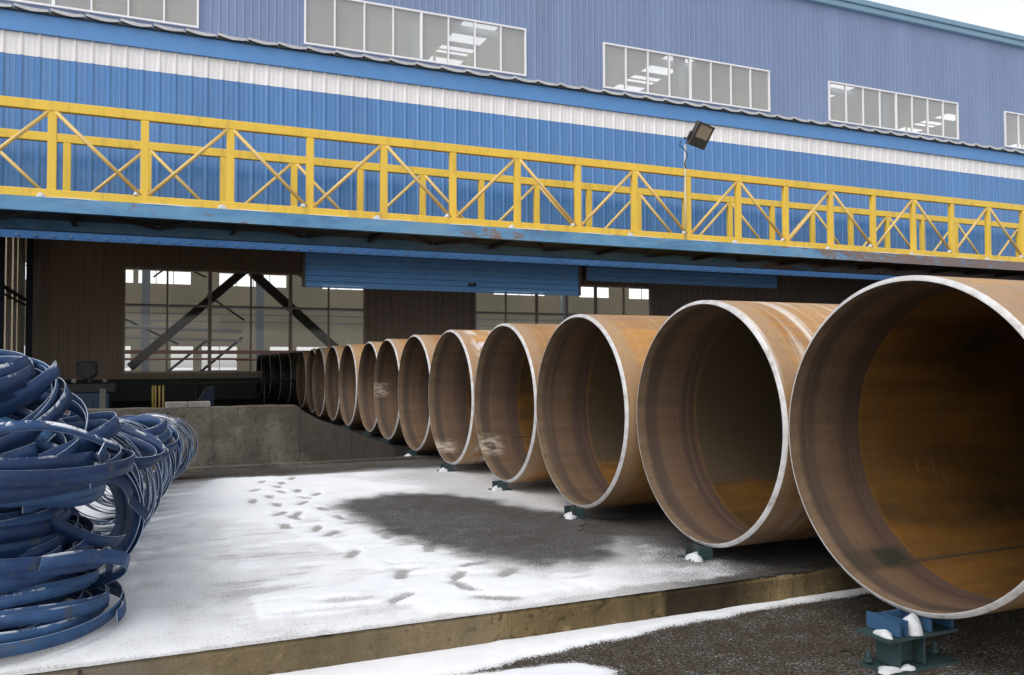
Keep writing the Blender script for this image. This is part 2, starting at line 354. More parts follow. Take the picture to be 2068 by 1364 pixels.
def m_strip():
    m, n, b = mk('blue_steel_strip'); p = geo(n)
    oi = n.nodes.new('ShaderNodeObjectInfo')
    a = noise(n, p, 5, 6, .65)
    c = ramp(n, a, [(.28, (.010, .029, .085)), (.55, (.019, .057, .15)), (.78, (.045, .105, .22))])
    tone = ramp(n, oi.outputs['Random'], [(0, (.35, .42, .52)), (.3, (.6, .68, .8)), (.7, (1.0, 1.0, 1.0)), (.88, (1.5, 1.4, 1.3)), (1, (1.5, 1.7, 1.35))])
    c = mix(n, 1.0, c, tone, 'MULTIPLY')
    r = noise(n, p, 13, 6, .75)
    c = mix(n, ramp(n, r, [(.56, 0.0), (.68, .8)]), c, (.085, .075, .07)); c = mix(n, ramp(n, noise(n, p, 28, 4, .8), [(.64, 0.0), (.72, .22)]), c, (.16, .24, .36))
    sp = n.nodes.new('ShaderNodeSeparateXYZ'); n.links.new(geo(n, 'Normal'), sp.inputs[0])
    up_ = ramp(n, sp.outputs[2], [(.62, 0.0), (.86, 1.0)])
    sn = ramp(n, noise(n, p, 7, 5, .7), [(.50, 0.0), (.57, 1.0)])
    c = mix(n, math_(n, 'MULTIPLY', up_, sn), c, (.82, .84, .87))
    n.links.new(c, b.inputs['Base Color']); n.links.new(ramp(n, r, [(.3, .40), (.7, .75)]), b.inputs['Roughness']); b.inputs['Specular IOR Level'].default_value = .35
    bump(n, b, noise(n, p, 9, 5, .6), .25, .015)
    return m
MT['strip'] = m_strip()
MT['stripedge'] = painted('strip_cut_edge', (.40, .47, .57), .35, .4, 12.0, metallic=.2)
MT['standblue'] = painted('stand_blue', (.026, .075, .155), .5, .2, 6.0, (.05, .045, .03), .7)
MT['standteal'] = painted('stand_teal', (.024, .05, .053), .6, .25, 6.0, (.055, .04, .02), .7)
m, n, b = mk('fibreglass_strip'); b.inputs['Base Color'].default_value = (.7, .6, .45, 1)
tl_ = N(n, 'ShaderNodeBsdfTranslucent'); n.links.new(ramp(n, noise(n, geo(n), 1.5, 4), [(.3, (.55, .45, .32)), (.7, (.75, .66, .5))]), tl_.inputs[0])
n.links.new(tl_.outputs[0], [x for x in n.nodes if x.type == 'OUTPUT_MATERIAL'][0].inputs['Surface']); MT['fibre'] = m
m, n, b = mk('lamp_glass'); b.inputs['Base Color'].default_value = (.42, .36, .28, 1); b.inputs['Roughness'].default_value = .15
n.links.new(ramp(n, noise(n, geo(n), 18, 3), [(.3, (.30, .25, .19)), (.7, (.46, .41, .34))]), b.inputs['Base Color']); MT['lampglass'] = m

# ---------------------------------------------------------------- mesh helpers
class MB:
    def __init__(s): s.v = []; s.f = []; s.m = []; s.uv = None
    def add(s, vs, fs, mi=0):
        k = len(s.v); s.v += [tuple(v) for v in vs]; s.f += [tuple(i+k for i in f) for f in fs]; s.m += [mi]*len(fs); return s
    def box(s, x0, x1, y0, y1, z0, z1, mi=0):
        return s.add([(x0, y0, z0), (x1, y0, z0), (x1, y1, z0), (x0, y1, z0), (x0, y0, z1), (x1, y0, z1), (x1, y1, z1), (x0, y1, z1)],
                     [(0, 3, 2, 1), (4, 5, 6, 7), (0, 1, 5, 4), (1, 2, 6, 5), (2, 3, 7, 6), (3, 0, 4, 7)], mi)
    def bar(s, a, b, w, h, upv=(0, 0, 1), mi=0):
        a, b = Vector(a), Vector(b); d = (b-a).normalized(); u = Vector(upv); sd_ = d.cross(u)
        if sd_.length < 1e-4: sd_ = d.cross(Vector((0, 1, 0)))
        sd_.normalize(); u = sd_.cross(d); vs = []
        for p in (a, b):
            for i, j in ((-1, -1), (1, -1), (1, 1), (-1, 1)): vs.append(p+sd_*i*w/2+u*j*h/2)
        return s.add(vs, [(0, 1, 2, 3), (7, 6, 5, 4), (0, 4, 5, 1), (1, 5, 6, 2), (2, 6, 7, 3), (3, 7, 4, 0)], mi)
    def tube(s, a, b, r, n=12, mi=0, cap=True):
        a, b = Vector(a), Vector(b); d = (b-a).normalized(); u = Vector((0, 0, 1)) if abs(d.z) < .9 else Vector((1, 0, 0))
        e1 = d.cross(u).normalized(); e2 = d.cross(e1); vs = []
        for p in (a, b):
            for i in range(n):
                t = 2*PI*i/n; vs.append(p+(e1*math.cos(t)+e2*math.sin(t))*r)
        fs = [(i, (i+1) % n, n+(i+1) % n, n+i) for i in range(n)]
        if cap: fs += [tuple(range(n-1, -1, -1)), tuple(range(n, 2*n))]
        return s.add(vs, fs, mi)
    def build(s, name, mats, parent=None, smooth=False, bevel=0, loc=None):
        me = bpy.data.meshes.new(name); me.from_pydata(s.v, [], s.f)
        if not isinstance(mats, (list, tuple)): mats = [mats]
        for m_ in mats: me.materials.append(m_)
        me.polygons.foreach_set('material_index', s.m)
        if smooth: me.polygons.foreach_set('use_smooth', [True]*len(s.f))
        o = bpy.data.objects.new(name, me); COL.objects.link(o)
        if loc: 
            me.transform(Matrix.Translation(-Vector(loc))); 
            if parent is None: o.location = loc
        if parent is not None:
            o.parent = parent
            o.matrix_parent_inverse = parent_inv(parent)
            if loc: o.location = loc
        if bevel:
            bm = bmesh.new(); bm.from_mesh(me)
            bmesh.ops.remove_doubles(bm, verts=bm.verts, dist=1e-5)
            es = [e for e in bm.edges if len(e.link_faces) == 2 and e.calc_face_angle(0) > .5]
            bmesh.ops.bevel(bm, geom=es, offset=bevel, segments=2, affect='EDGES', profile=.6)
            bm.to_mesh(me); bm.free()
        return o
def parent_inv(p):
    m = Matrix.Identity(4)
    q = p
    chain = []
    while q is not None: chain.append(q); q = q.parent
    for q in reversed(chain):
        m = m @ (q.matrix_parent_inverse if q.parent else Matrix.Identity(4)) @ q.matrix_basis
    return m.inverted()
def thing(name, loc, label, cat, group=None):
    o = bpy.data.objects.new(name, None); o.location = loc; o.empty_display_size = .2; COL.objects.link(o)
    o['label'] = label; o['category'] = cat
    if group: o['group'] = group
    return o
def struct(o, kind='structure'):
    o['kind'] = kind; return o
def tag(o, label, cat, group=None):
    o['label'] = label; o['category'] = cat
    if group: o['group'] = group
    return o

# profile of a ribbed sheet: list of (x, y) going along +X; ribs stick out to -Y
def rib_profile(x0, x1, pitch, depth, top, base, minor=0.0, phase=0.0):
    pts = [(x0, 0.0)]
    k = math.floor((x0-phase)/pitch)
    while True:
        c = phase+k*pitch; k += 1
        if c-base/2 > x1: break
        seg = [(c-base/2, 0), (c-top/2, -depth), (c+top/2, -depth), (c+base/2, 0)]
        if minor:
            for q in (1/3., 2/3.):
                m0 = c+pitch*q; seg += [(m0-.022, 0), (m0-.008, -minor), (m0+.008, -minor), (m0+.022, 0)]
        pts += [p for p in seg if x0+1e-3 < p[0] < x1-1e-3]
    pts.append((x1, 0.0)); return pts
def sheet(mb, x0, x1, z0, z1, y, pitch=.3, depth=.03, top=.03, base=.07, minor=0.0, phase=0.0, sign=1, mi=0, axis='X'):
    P = rib_profile(x0, x1, pitch, depth, top, base, minor, phase); k = len(mb.v); n_ = len(P)
    for z in (z0, z1):
        for (a, d) in P:
            mb.v.append((a, y+sign*d, z) if axis == 'X' else (y-sign*d, a, z))
    for i in range(n_-1):
        mb.f.append((k+i, k+i+1, k+n_+i+1, k+n_+i) if (sign > 0) == (axis == 'X') else (k+i+1, k+i, k+n_+i, k+n_+i+1)); mb.m.append(mi)

# ---------------------------------------------------------------- fractal noise on arrays
def vnoise(x, y, seed=0):
    xi = np.floor(x).astype(int); yi = np.floor(y).astype(int); fx = x-xi; fy = y-yi
    fx = fx*fx*(3-2*fx); fy = fy*fy*(3-2*fy)
    def h(a, b):
        q = (a*374761393+b*668265263+seed*974634777) & 0x7fffffff
        q = ((q ^ (q >> 13))*1274126177) & 0x7fffffff
        return ((q ^ (q >> 16)) & 0xffff)/65535.
    return (h(xi, yi)*(1-fx)+h(xi+1, yi)*fx)*(1-fy)+(h(xi, yi+1)*(1-fx)+h(xi+1, yi+1)*fx)*fy
def fbm(x, y, seed=0, o=4):
    s_ = 0; a = 1; t = 0
    for i in range(o): s_ = s_+a*(vnoise(x*2**i, y*2**i, seed+i)-.5); t += a; a *= .5
    return s_/t*2
def sdist(px, py, poly):                                   # >0 inside, metres
    d = np.full(px.shape, 1e9); ins = np.zeros(px.shape, bool); n_ = len(poly)
    for i in range(n_):
        x1, y1 = poly[i]; x2, y2 = poly[(i+1) % n_]
        ex, ey = x2-x1, y2-y1; L = ex*ex+ey*ey+1e-12
        t = np.clip(((px-x1)*ex+(py-y1)*ey)/L, 0, 1)
        d = np.minimum(d, np.hypot(px-x1-t*ex, py-y1-t*ey))
        c = ((y1 > py) != (y2 > py)) & (px < (x2-x1)*(py-y1)/(y2-y1+1e-12)+x1); ins ^= c
    return np.where(ins, d, -d)
def sm(a, b, x): t = np.clip((x-a)/(b-a), 0, 1); return t*t*(3-2*t)
def cover_sheet(name, xs, ys, cov, z0, hmax, mat, label_kind='stuff', keep=.02, wet_shade=None):
    X, Y = np.meshgrid(xs, ys); C = cov(X, Y); W = wet_shade(X, Y) if wet_shade else np.ones(X.shape)
    Z = z0+.004+hmax*sm(.45, 1.0, C)*(1+.35*fbm(X*6, Y*6, 3))+.0015*fbm(X*30, Y*30, 8)
    ny, nx = X.shape
    V = np.stack([X, Y, Z], -1).reshape(-1, 3)
    idx = np.arange(nx*ny).reshape(ny, nx)
    F = np.stack([idx[:-1, :-1], idx[:-1, 1:], idx[1:, 1:], idx[1:, :-1]], -1).reshape(-1, 4)
    Cm = np.max(np.stack([C[:-1, :-1], C[:-1, 1:], C[1:, 1:], C[1:, :-1]]), 0).reshape(-1)
    F = F[Cm > keep]
    used = np.unique(F); rm = -np.ones(nx*ny, int); rm[used] = np.arange(len(used)); F = rm[F]; V = V[used]
    me = bpy.data.meshes.new(name); me.from_pydata(V.tolist(), [], F.tolist())
    at = me.attributes.new('cover', 'FLOAT', 'POINT'); at.data.foreach_set('value', C.reshape(-1)[used].astype(np.float32))
    a2 = me.attributes.new('wet_shade', 'FLOAT', 'POINT'); a2.data.foreach_set('value', W.reshape(-1)[used].astype(np.float32))
    me.polygons.foreach_set('use_smooth', [True]*len(F)); me.materials.append(mat)
    o = bpy.data.objects.new(name, me); COL.objects.link(o); o['kind'] = label_kind
    return o

# ---------------------------------------------------------------- ground
H, L = -1.13, -1.28
KG = 1.13/1.2
KY = 3.77*KG
g = MB().add([(-300, -300, L-.012), (500, -300, L-.012), (500, 600, L-.012), (-300, 600, L-.012)], [(0, 1, 2, 3)]).build('ground', MT['snow']); struct(g)

FULL = [(0.42, 8.85), (0.65, 9.67), (1.09, 9.46), (1.7, 9.27), (2.17, 8.53), (2.59, 7.84), (1.64, 7.51), (1.53, 7.21), (1.49, 6.47), (1.58, 5.91), (1.73, 5.33), (1.92, 4.69), (2.09, 4.29), (2.6, 4.38), (3.03, 4.79), (3.38, 4.46), (3.56, 3.81), (2.7, 3.78), (2.17, 3.91), (1.76, 3.9), (1.47, 3.84), (1.22, 3.86), (1.09, 4.2), (0.9, 4.6), (1.19, 4.89), (1.13, 5.33), (0.96, 6.0), (0.76, 6.59), (0.44, 6.96), (0.14, 6.38), (0.01, 5.7), (-0.04, 5.08), (-0.11, 4.89), (-.6, 5.4), (-0.5, 7.17), (-0.1, 8.5)]
DARK = [(1.62, 7.4), (2.11, 7.55), (2.5, 7.3), (2.75, 6.7), (2.92, 6.17), (3.18, 5.88), (3.57, 5.63), (3.67, 5.0), (3.28, 4.93), (2.99, 4.98), (2.78, 4.82), (2.47, 4.51), (2.21, 4.53), (2.0, 4.87), (1.75, 5.29), (1.62, 5.79), (1.53, 6.46), (1.49, 6.96)]
FEET = [(1.4, 9.06, .5), (1.16, 8.15, 1.0), (1.31, 8.15, .6), (1.17, 8.5, .9), (1.44, 7.86, .4), (1.02, 7.4, .8), (1.24, 7.41, .3), (1.33, 7.04, .9), (1.11, 6.89, .5), (0.94, 6.4, .8), (1.68, 5.24, .5), (1.79, 4.72, -.5), (1.62, 4.5, .2), (1.57, 4.27, 1.1), (1.64, 4.0, 1.7), (1.33, 4.66, .4), (1.2, 4.2, .0), (1.14, 6.21, .5), (1.2, 5.98, .2), (1.02, 7.89, .7), (1.08, 8.92, .5), (1.25, 8.75, .8), (.95, 8.35, .3), (1.3, 7.7, 1.2), (.98, 6.95, .2), (1.38, 6.6, .9), (1.55, 5.75, .3), (1.05, 6.75, 1.0), (.85, 7.7, .6), (1.9, 4.45, .1), (1.2, 5.3, .4)]
def cov_slab(X, Y):
    X = X/KG; Y = Y/KG
    wx = .10*fbm(X*3, Y*2.2, 21)+.03*fbm(X*14, Y*9, 25); wy = .16*fbm(X*3, Y*2.2, 31)+.05*fbm(X*14, Y*9, 35)
    x, y = X+wx, Y+wy
    dF = sdist(x, y, FULL); dD = sdist(x, y, DARK)
    c = .56+.18*fbm(X*1.6, Y*1.2, 4)+.22*fbm(X*7, Y*5, 14)                       # gritty half covered concrete in front
    c = np.where(Y > 9.3, .12, c)
    right = sm(1.9, 2.9, X+.25*fbm(X*2, Y*2, 46)); c = c*(1-right)+right*(.24+.30*fbm(X*1.5, Y*1.5, 6))  # thinner snow under the pipes, standing in for their shade
    c = np.maximum(c, sm(-.10, .16, dF+.05*fbm(X*9, Y*7, 18))*(1.02+.30*fbm(X*2.2, Y*1.6, 20)))
    # feathered fingers of drift over the gritty part
    fing = fbm(X*1.3-.9*Y, Y*6.5, 41); c = np.where((X > .5) & (X < 1.5) & (Y < 7), c+.45*sm(.15, .45, fing), c)
    c = c*(1-sm(-.24, .12, dD+.12*fbm(X*5, Y*5, 19))*.88)
    c = c*(1-sm(9.15, 9.65, Y+.18*fbm(X*2, Y*2, 9)))
    c = c*(1-sm(2.1, 3.2, X-.35*(Y-4.0)+.4*fbm(X*2, Y*3, 47))*.85)  # cover cut further to imitate shade beneath the pipe row
    c = c*(1-sm(5.5, 7.2, X)*.6)
    slit = fbm(X*3.2+1.4*Y, Y*15, 77)
    c = c*(1-.55*sm(.16, .42, slit)*sm(.2, .5, X)*(1-sm(2.2, 2.8, X))*(1-sm(6.0, 7.0, Y))*sm(3.9, 4.1, Y))
    scuf = fbm(X*5, Y*6, 88)
    path = np.abs(X-np.interp(Y, [3.8, 4.6, 5.4, 6.4, 7.4, 8.6, 9.3], [1.6, 1.65, 1.55, 1.1, 1.2, 1.3, 1.1]))
    c = c*(1-.5*sm(.22, .5, scuf)*(1-sm(.25, .55, path)))
    for (fx, fy, a) in FEET:
        ca, sa = math.cos(a+1.2), math.sin(a+1.2); dx, dy = X-fx, Y-fy
        u = dx*ca+dy*sa; v = -dx*sa+dy*ca
        v = v+.035*np.sin(u*14)
        s_ = 1-sm(.55, 1.2, np.sqrt((u/.145)**2+(v/.055)**2)+.3*fbm(X*25, Y*25, 13))
        c = c*(1-s_*.84)
    # ragged bare rim along the slab edge
    e = 3.77+.03+.04*fbm(X*4, 0*X, 17)+.03*fbm(X*15, 0*X, 27)+.07*sm(1.2, 2.6, X)
    c = c*(.38+.62*sm(0, .04, Y-e))
    return np.clip(c, 0, 1.3)
xs = np.arange(-1.6, 7.0, .027); ys = np.concatenate([np.arange(KY, 6.2, .023), np.arange(6.2, 9.82, .034)])
def wet_shade_slab(X, Y):
    X = X/KG; Y = Y/KG
    x = X+.12*fbm(X*3, Y*2.2, 21); y = Y+.16*fbm(X*3, Y*2.2, 31)
    w_ = np.maximum(sm(-.20, .10, sdist(x, y, DARK)+.1*fbm(X*6, Y*6, 95)), sm(2.2, 3.0, x-.35*(y-4.0)))  # dark ground: wet patch, plus painted pipe shade on the right
    w_ = np.maximum(w_, sm(9.1, 9.5, y))
    for (fx, fy, a) in FEET:                                # trodden, half melted prints
        ca, sa = math.cos(a+1.2), math.sin(a+1.2); dx, dy = X-fx, Y-fy
        u = dx*ca+dy*sa; v = -dx*sa+dy*ca+.035*np.sin((dx*ca+dy*sa)*14)
        w_ = np.maximum(w_, .42*(1-sm(.5, 1.15, np.sqrt((u/.145)**2+(v/.055)**2))))
    return w_
cover_sheet('snow', xs, ys, cov_slab, H, .012, MT['slabsnow'], wet_shade=wet_shade_slab)

def slab():
    mb = MB(); ex = np.arange(-14, 40.01, .06)
    fy = KY+.006*fbm(ex*5, ex*0, 51)+.004*fbm(ex*22, ex*0, 52)
    fz = H-.006-.003*np.clip(fbm(ex*9, ex*0, 53), 0, 1)-.006*(fbm(ex*30, ex*0, 57) > .62)
    n_ = len(ex); k = 0
    rows = [(KY+.01*0+.07+0*ex, 0*ex+H), (fy+.012, fz+.004), (fy, fz-.012), (fy+.004, 0*ex+(H+L)/2), (fy-.004, 0*ex+L-.05)]
    for yy, zz in rows:
        for i in range(n_): mb.v.append((ex[i], yy[i], zz[i]))
    for r_ in range(len(rows)-1):
        for i in range(n_-1):
            a = r_*n_+i; mb.f.append((a+n_, a+n_+1, a+1, a)); mb.m.append(1 if r_ > 0 else 0)
    # top and body behind
    k = len(mb.v)
    mb.v += [(-14, 75, H), (40, 75, H)]
    mb.f.append(tuple([i for i in range(n_)]+[k+1, k])); mb.m.append(0)
    o = mb.build('concrete_slab', [MT['floor'], MT['kerb']]); struct(o); return o
slab()
# expansion joints cut in the slab face, as thin dark fillers
# asphalt in front
def cov_low(X, Y):
    X = X/KG; Y = Y/KG
    x = X+.05*fbm(X*4, Y*4, 61)+.02*fbm(X*17, Y*17, 62); y = Y+.04*fbm(X*5, Y*5, 63)+.015*fbm(X*18, Y*18, 64)
    # drift along the foot of the slab
    foot = np.interp(x, [-2, .3, .9, 1.5, 1.9, 2.5, 3.1, 3.8, 8], [3.2, 3.30, 3.42, 3.52, 3.57, 3.67, 3.70, 3.725, 3.735])
    c = sm(-.04, .05, y-foot)*1.1
    blob = sdist(x, y, [(-2, 2.2), (-2, 3.62), (.6, 3.62), (1.0, 3.52), (1.55, 3.44), (1.77, 3.40), (1.90, 3.24), (1.6, 2.9), (1.0, 2.5)])
    c = np.maximum(c, sm(-.04, .06, blob)*1.1)
    c = np.maximum(c, .05+.05*fbm(X*3, Y*3, 66))
    return np.clip(c, 0, 1.3)
xs = np.arange(-2.0, 7.5, .028); ys = np.arange(1.2, KY+.01, .028)
cover_sheet('snow', xs, ys, cov_low, L+.004, .014, MT['gravsnow'])
def m_asph():
    m, n, b = mk('asphalt_gravel'); p = geo(n)
    g_ = ramp(n, noise(n, p, 55, 4, .8), [(.32, (.035, .030, .026)), (.5, (.10, .088, .075)), (.66, (.25, .23, .205))])
    n.links.new(g_, b.inputs['Base Color']); b.inputs['Roughness'].default_value = .8; bump(n, b, noise(n, p, 120, 4, .7), .5, .01); return m
MT['asph'] = m_asph()
a_ = MB().add([(-12, -14, L), (36, -14, L), (36, KY+.02, L), (-12, KY+.02, L)], [(0, 1, 2, 3)]).build('road', MT['asph']); struct(a_)

# ---------------------------------------------------------------- low concrete wall behind the yard
def low_wall():
    W = 10.44*KG
    o = thing('retaining_wall', (0, W, H), 'stained low concrete wall across the back of the snowy yard, its right end sloping down', 'wall')
    prof = [(-6, -.461), (1.57, -.461), (1.66, -.54), (1.74, -.585), (1.83, -.64), (1.98, -.69), (2.16, -.765), (2.41, -.86), (2.63, -.95), (2.73, -1.0), (2.73, H)]
    mb = MB(); xs_ = []
    top = [(x, z) for x, z in prof]
    # resample the top line with slight roughness
    T = []
    for (x0, z0), (x1, z1) in zip(top[:-2], top[1:-1]):
        n_ = max(2, int(math.hypot(x1-x0, z1-z0)/.08))
        for i in range(n_):
            t = i/n_; T.append((x0+(x1-x0)*t, z0+(z1-z0)*t+.008*float(fbm(np.array([(x0+(x1-x0)*t)*7]), np.array([0.]), 71)[0])))
    T.append((2.73, -1.0)); n_ = len(T)
    for y in (W, W+.30):
        for x, z in T: mb.v.append((x, y, z))
        for x, z in T: mb.v.append((x, y, H-.05))
    q = 2*n_
    for i in range(n_-1):
        mb.f += [(n_+i, n_+i+1, i+1, i), (q+i, q+i+1, q+n_+i+1, q+n_+i), (i, i+1, q+i+1, q+i)]; mb.m += [0, 0, 0]
    mb.f += [(n_-1, 2*n_-1, q+2*n_-1, q+n_-1), (0, q, q+n_, n_)]; mb.m += [0, 0]
    mb.build('wall_body', MT['wallconc'], o)
    j = MB()
    for x, zt in ((.19, -.48), (1.60, -.50), (2.2, -.80), (-1.5, -.48)): j.box(x, x+.006, W-.002, W+.01, H+.004, zt)
    j.build('joint', MT['black'], o)
    # foot step
    MB().box(-6, 3.3, W-.16, W-.003, H-.01, H+.025).build('footing', MT['wallconc'], o)
low_wall()

# ---------------------------------------------------------------- pipes
R, T_ = .716, .023
PC = [(2.952, 2.612), (2.963, 4.058), (2.914, 5.516), (2.93, 6.977), (2.929, 8.439), (2.996, 9.962), (3.097, 11.616), (3.193, 13.079), (3.193, 14.616),
      (3.22, 16.07), (3.23, 17.52), (3.36, 19.02), (3.50, 21.35), (3.62, 24.45), (3.55, 25.92), (3.45, 27.38), (3.36, 28.83)]
ZC = -.343
def tube_mesh(name, x0, x1, ro, ri, bev, mats, rimonly=False):
    """pipe wall along +X from the open end, UV in metres"""
    n_ = 128
    me = bpy.data.meshes.new(name)
    if not rimonly:
        axs = [bev, .12, .3, .6, 1.2, 2.5, 5, 12.0]
        rings = [(ro, a) for a in axs]+[(ri, a) for a in reversed([bev*.0]+axs)]
    V = []; F = []; UV = []; MI = []
    if rimonly:
        prof = [(ri, .001), (ri, 0.0), (ri+.0035, 0.0), (ro, bev)]
    else:
        prof = [(ro, a) for a in axs]+[(ri, a) for a in reversed(axs)]+[(ri, 0.001)]
    for (r_, a) in prof:
        for i in range(n_):
            t = 2*PI*i/n_; V.append((a, -math.sin(t)*r_, -math.cos(t)*r_))
    for k in range(len(prof)-1):
        for i in range(n_):
            j = (i+1) % n_
            F.append((k*n_+i, (k+1)*n_+i, (k+1)*n_+j, k*n_+j))
            u0, u1 = i/n_*4.461, (i+1)/n_*4.461; v0, v1 = prof[k][1], prof[k+1][1]
            UV += [(u0, v0), (u0, v1), (u1, v1), (u1, v0)]
            MI.append(0 if (rimonly or k < len(axs)) else 1)
    me.from_pydata(V, [], F)
    uvl = me.uv_layers.new(name='UVMap')
    uvl.data.foreach_set('uv', np.array(UV, np.float32).reshape(-1))
    for m_ in mats: me.materials.append(m_)
    me.polygons.foreach_set('material_index', MI)
    me.polygons.foreach_set('use_smooth', [True]*len(F))
    if rimonly:
        me.polygons.foreach_set('use_smooth', [k_ >= 2*n_ for k_ in range(len(F))])
    me.update(); return me
def flip_check(me):
    bm = bmesh.new(); bm.from_mesh(me); bmesh.ops.recalc_face_normals(bm, faces=bm.faces); bm.to_mesh(me); bm.free()
BODY = {}
rimme = tube_mesh('rim', 0, 0, R, R-T_, .0165, [MT['rim']], True); flip_check(rimme)
wm = MB()
for i in range(60):                                       # long weld bead inside and outside the pipe
    pass
def weld_mesh():
    mb = MB(); n_ = 60
    for s_, rr in ((0, R-T_),):
        for i in range(n_+1):
            x = .34+11.5*(i/n_)**1.5
            for k, (dt, dr) in enumerate(((-.008, .001), (-.004, .003), (.004, .003), (.008, .001))):
                r_ = rr-dr; t = dt/rr; mb.v.append((x, -math.sin(t)*r_, -math.cos(t)*r_))
        for i in range(n_):
            for k in range(3):
                a = i*4+k; mb.f.append((a, a+1, a+5, a+4)); mb.m.append(0)
    return mb
words = ['nearest the camera, cut off by the right edge of the photo', 'second', 'third', 'fourth', 'fifth', 'sixth', 'seventh', 'eighth', 'ninth', 'tenth', 'eleventh', 'twelfth', 'thirteenth', 'fourteenth', 'fifteenth', 'sixteenth']
extra = {1: 'with white rub marks over its top', 3: 'with frost smears low inside', 4: 'with a whitish shoulder'}
kinds = {0: (0, 5), 1: (1, 3), 2: (0, 3), 3: (0, 1), 4: (2, 4), 6: (0, 2)}
weld_proto = None
for i, (px, py) in enumerate(PC):
    if i == 0: lab = 'huge rusty open-ended steel pipe nearest the camera, cut off by the right edge'
    elif i == len(PC)-1: lab = 'farthest rusty steel pipe of the row, dark at the left end by the hall window'
    elif i < 12: lab = 'rusty steel pipe with bright rim, %s of the row counted from the camera' % words[i]+(' '+extra[i] if i in extra else '')
    else: lab = 'dark steel pipe in the shade of the hall, %s of the row from the camera' % words[i]
    lab = ' '.join(lab.replace(',', '').split()[:16]) if len(lab.split()) > 16 else lab
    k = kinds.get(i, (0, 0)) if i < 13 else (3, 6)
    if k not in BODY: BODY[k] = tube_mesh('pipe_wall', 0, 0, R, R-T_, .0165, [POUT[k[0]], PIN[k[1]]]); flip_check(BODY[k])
    rot = [0.0, 0, .05, -.03, .0, 0, .1, 0, -.1][i] if i < 9 else random.uniform(-.2, .2)
    o = thing('steel_pipe', (px, py, ZC), lab, 'pipe', 'big steel pipes lying side by side in a row')
    bo = bpy.data.objects.new('pipe_wall', BODY[k]); COL.objects.link(bo); bo.parent = o
    ri = bpy.data.objects.new('rim', rimme); COL.objects.link(ri); ri.parent = o
    if weld_proto is None:
        weld_proto = weld_mesh().build('weld_seam', MT['weld'], o); weld_proto.matrix_parent_inverse = Matrix.Identity(4); we = weld_proto
        flip_check(we.data)
    else:
        we = bpy.data.objects.new('weld_seam', weld_proto.data); COL.objects.link(we); we.parent = o
    we.rotation_euler.x = [.50, -1.2, -1.7, 1.0, -1.3][i] if i < 5 else random.uniform(-2.2, -.6)
    # keep the tube itself still (frost and snow marks stay at their height)

# ---------------------------------------------------------------- pipe stands
def snow_lump(mb, cx, cy, z, rx, ry, h, seed=0, n_=14):
    V = []; F = []
    rings = 5
    for k in range(rings+1):
        t = k/rings
        for i in range(n_):
            a = 2*PI*i/n_; q = 1+.18*math.sin(3*a+seed)+.1*math.sin(5*a+2*seed)
            s_ = math.cos(t*PI/2)**1.3
            V.append((cx+rx*q*s_*math.cos(a), cy+ry*q*s_*math.sin(a), z+h*math.sin(t*PI/2)*(1+.1*math.sin(2*a+seed))))
    for k in range(rings):
        for i in range(n_):
            j = (i+1) % n_; F.append((k*n_+i, k*n_+j, (k+1)*n_+j, (k+1)*n_+i))
    mb.add(V, F)
BOT = ZC-R
def tall_stand(px, py):
    bx, by = px-.04, py
    o = thing('pipe_stand', (bx, by, L), 'blue-green steel stand with snow on its plates, under the nearest pipe', 'pipe stand', 'steel stands under the pipes')
    z1 = BOT-.078                                          # top of the column / mid plate
    c = MB(); c.box(bx-.075, bx-.063, by-.06, by+.06, L+.024, z1); c.box(bx+.063, bx+.075, by-.06, by+.06, L+.024, z1); c.box(bx-.063, bx+.063, by-.005, by+.005, L+.024, z1)
    c.build('column', MT['standteal'], o)
    MB().box(bx-.15, bx+.26, by-.08, by+.08, L+.006, L+.018).build('base_plate', MT['standteal'], o)
    MB().box(bx-.155, bx+.24, by-.085, by+.085, z1, z1+.014).build('mid_plate', MT['standteal'], o)
    s = MB()
    for x in (bx-.10, bx+.075): s.box(x, x+.012, by-.085, by+.085, z1+.018, BOT+.004)
    s.box(bx-.09, bx+.077, by+.045, by+.057, z1+.018, BOT+.001)
    s.build('cradle', MT['standblue'], o)
    MB().box(bx-.06, bx-.048, by-.085, by+.045, z1+.018, BOT+.002).build('stiffener', MT['standblue'], o)
    MB().box(bx+.20, bx+.212, by-.085, by+.085, z1+.018, BOT+.004).build('stiffener', MT['standblue'], o)
    for a in ((bx+.015, by-.045, z1+.014, .050, .045, .075, 1), (bx-.125, by-.03, z1+.014, .022, .045, .025, 2), (bx-.12, by-.045, L+.018, .055, .035, .018, 3), (bx-.03, by-.06, L+.018, .04, .022, .018, 5)):
        f = MB(); snow_lump(f, *a); f.build('snow_cap', MT['snow'], o, smooth=True)
    for x, y in ((bx+.22, by+.02), (bx-.13, by+.05)):
        b_ = MB(); b_.tube((x, y, L+.024), (x, y, L+.075), .011, 10); b_.tube((x, y, L+.03), (x, y, L+.046), .020, 6); b_.build('anchor_bolt', MT['standteal'], o)
tall_stand(*PC[0])
ordw = ['first', 'second', 'third', 'fourth', 'fifth', 'sixth', 'seventh', 'eighth', 'ninth']
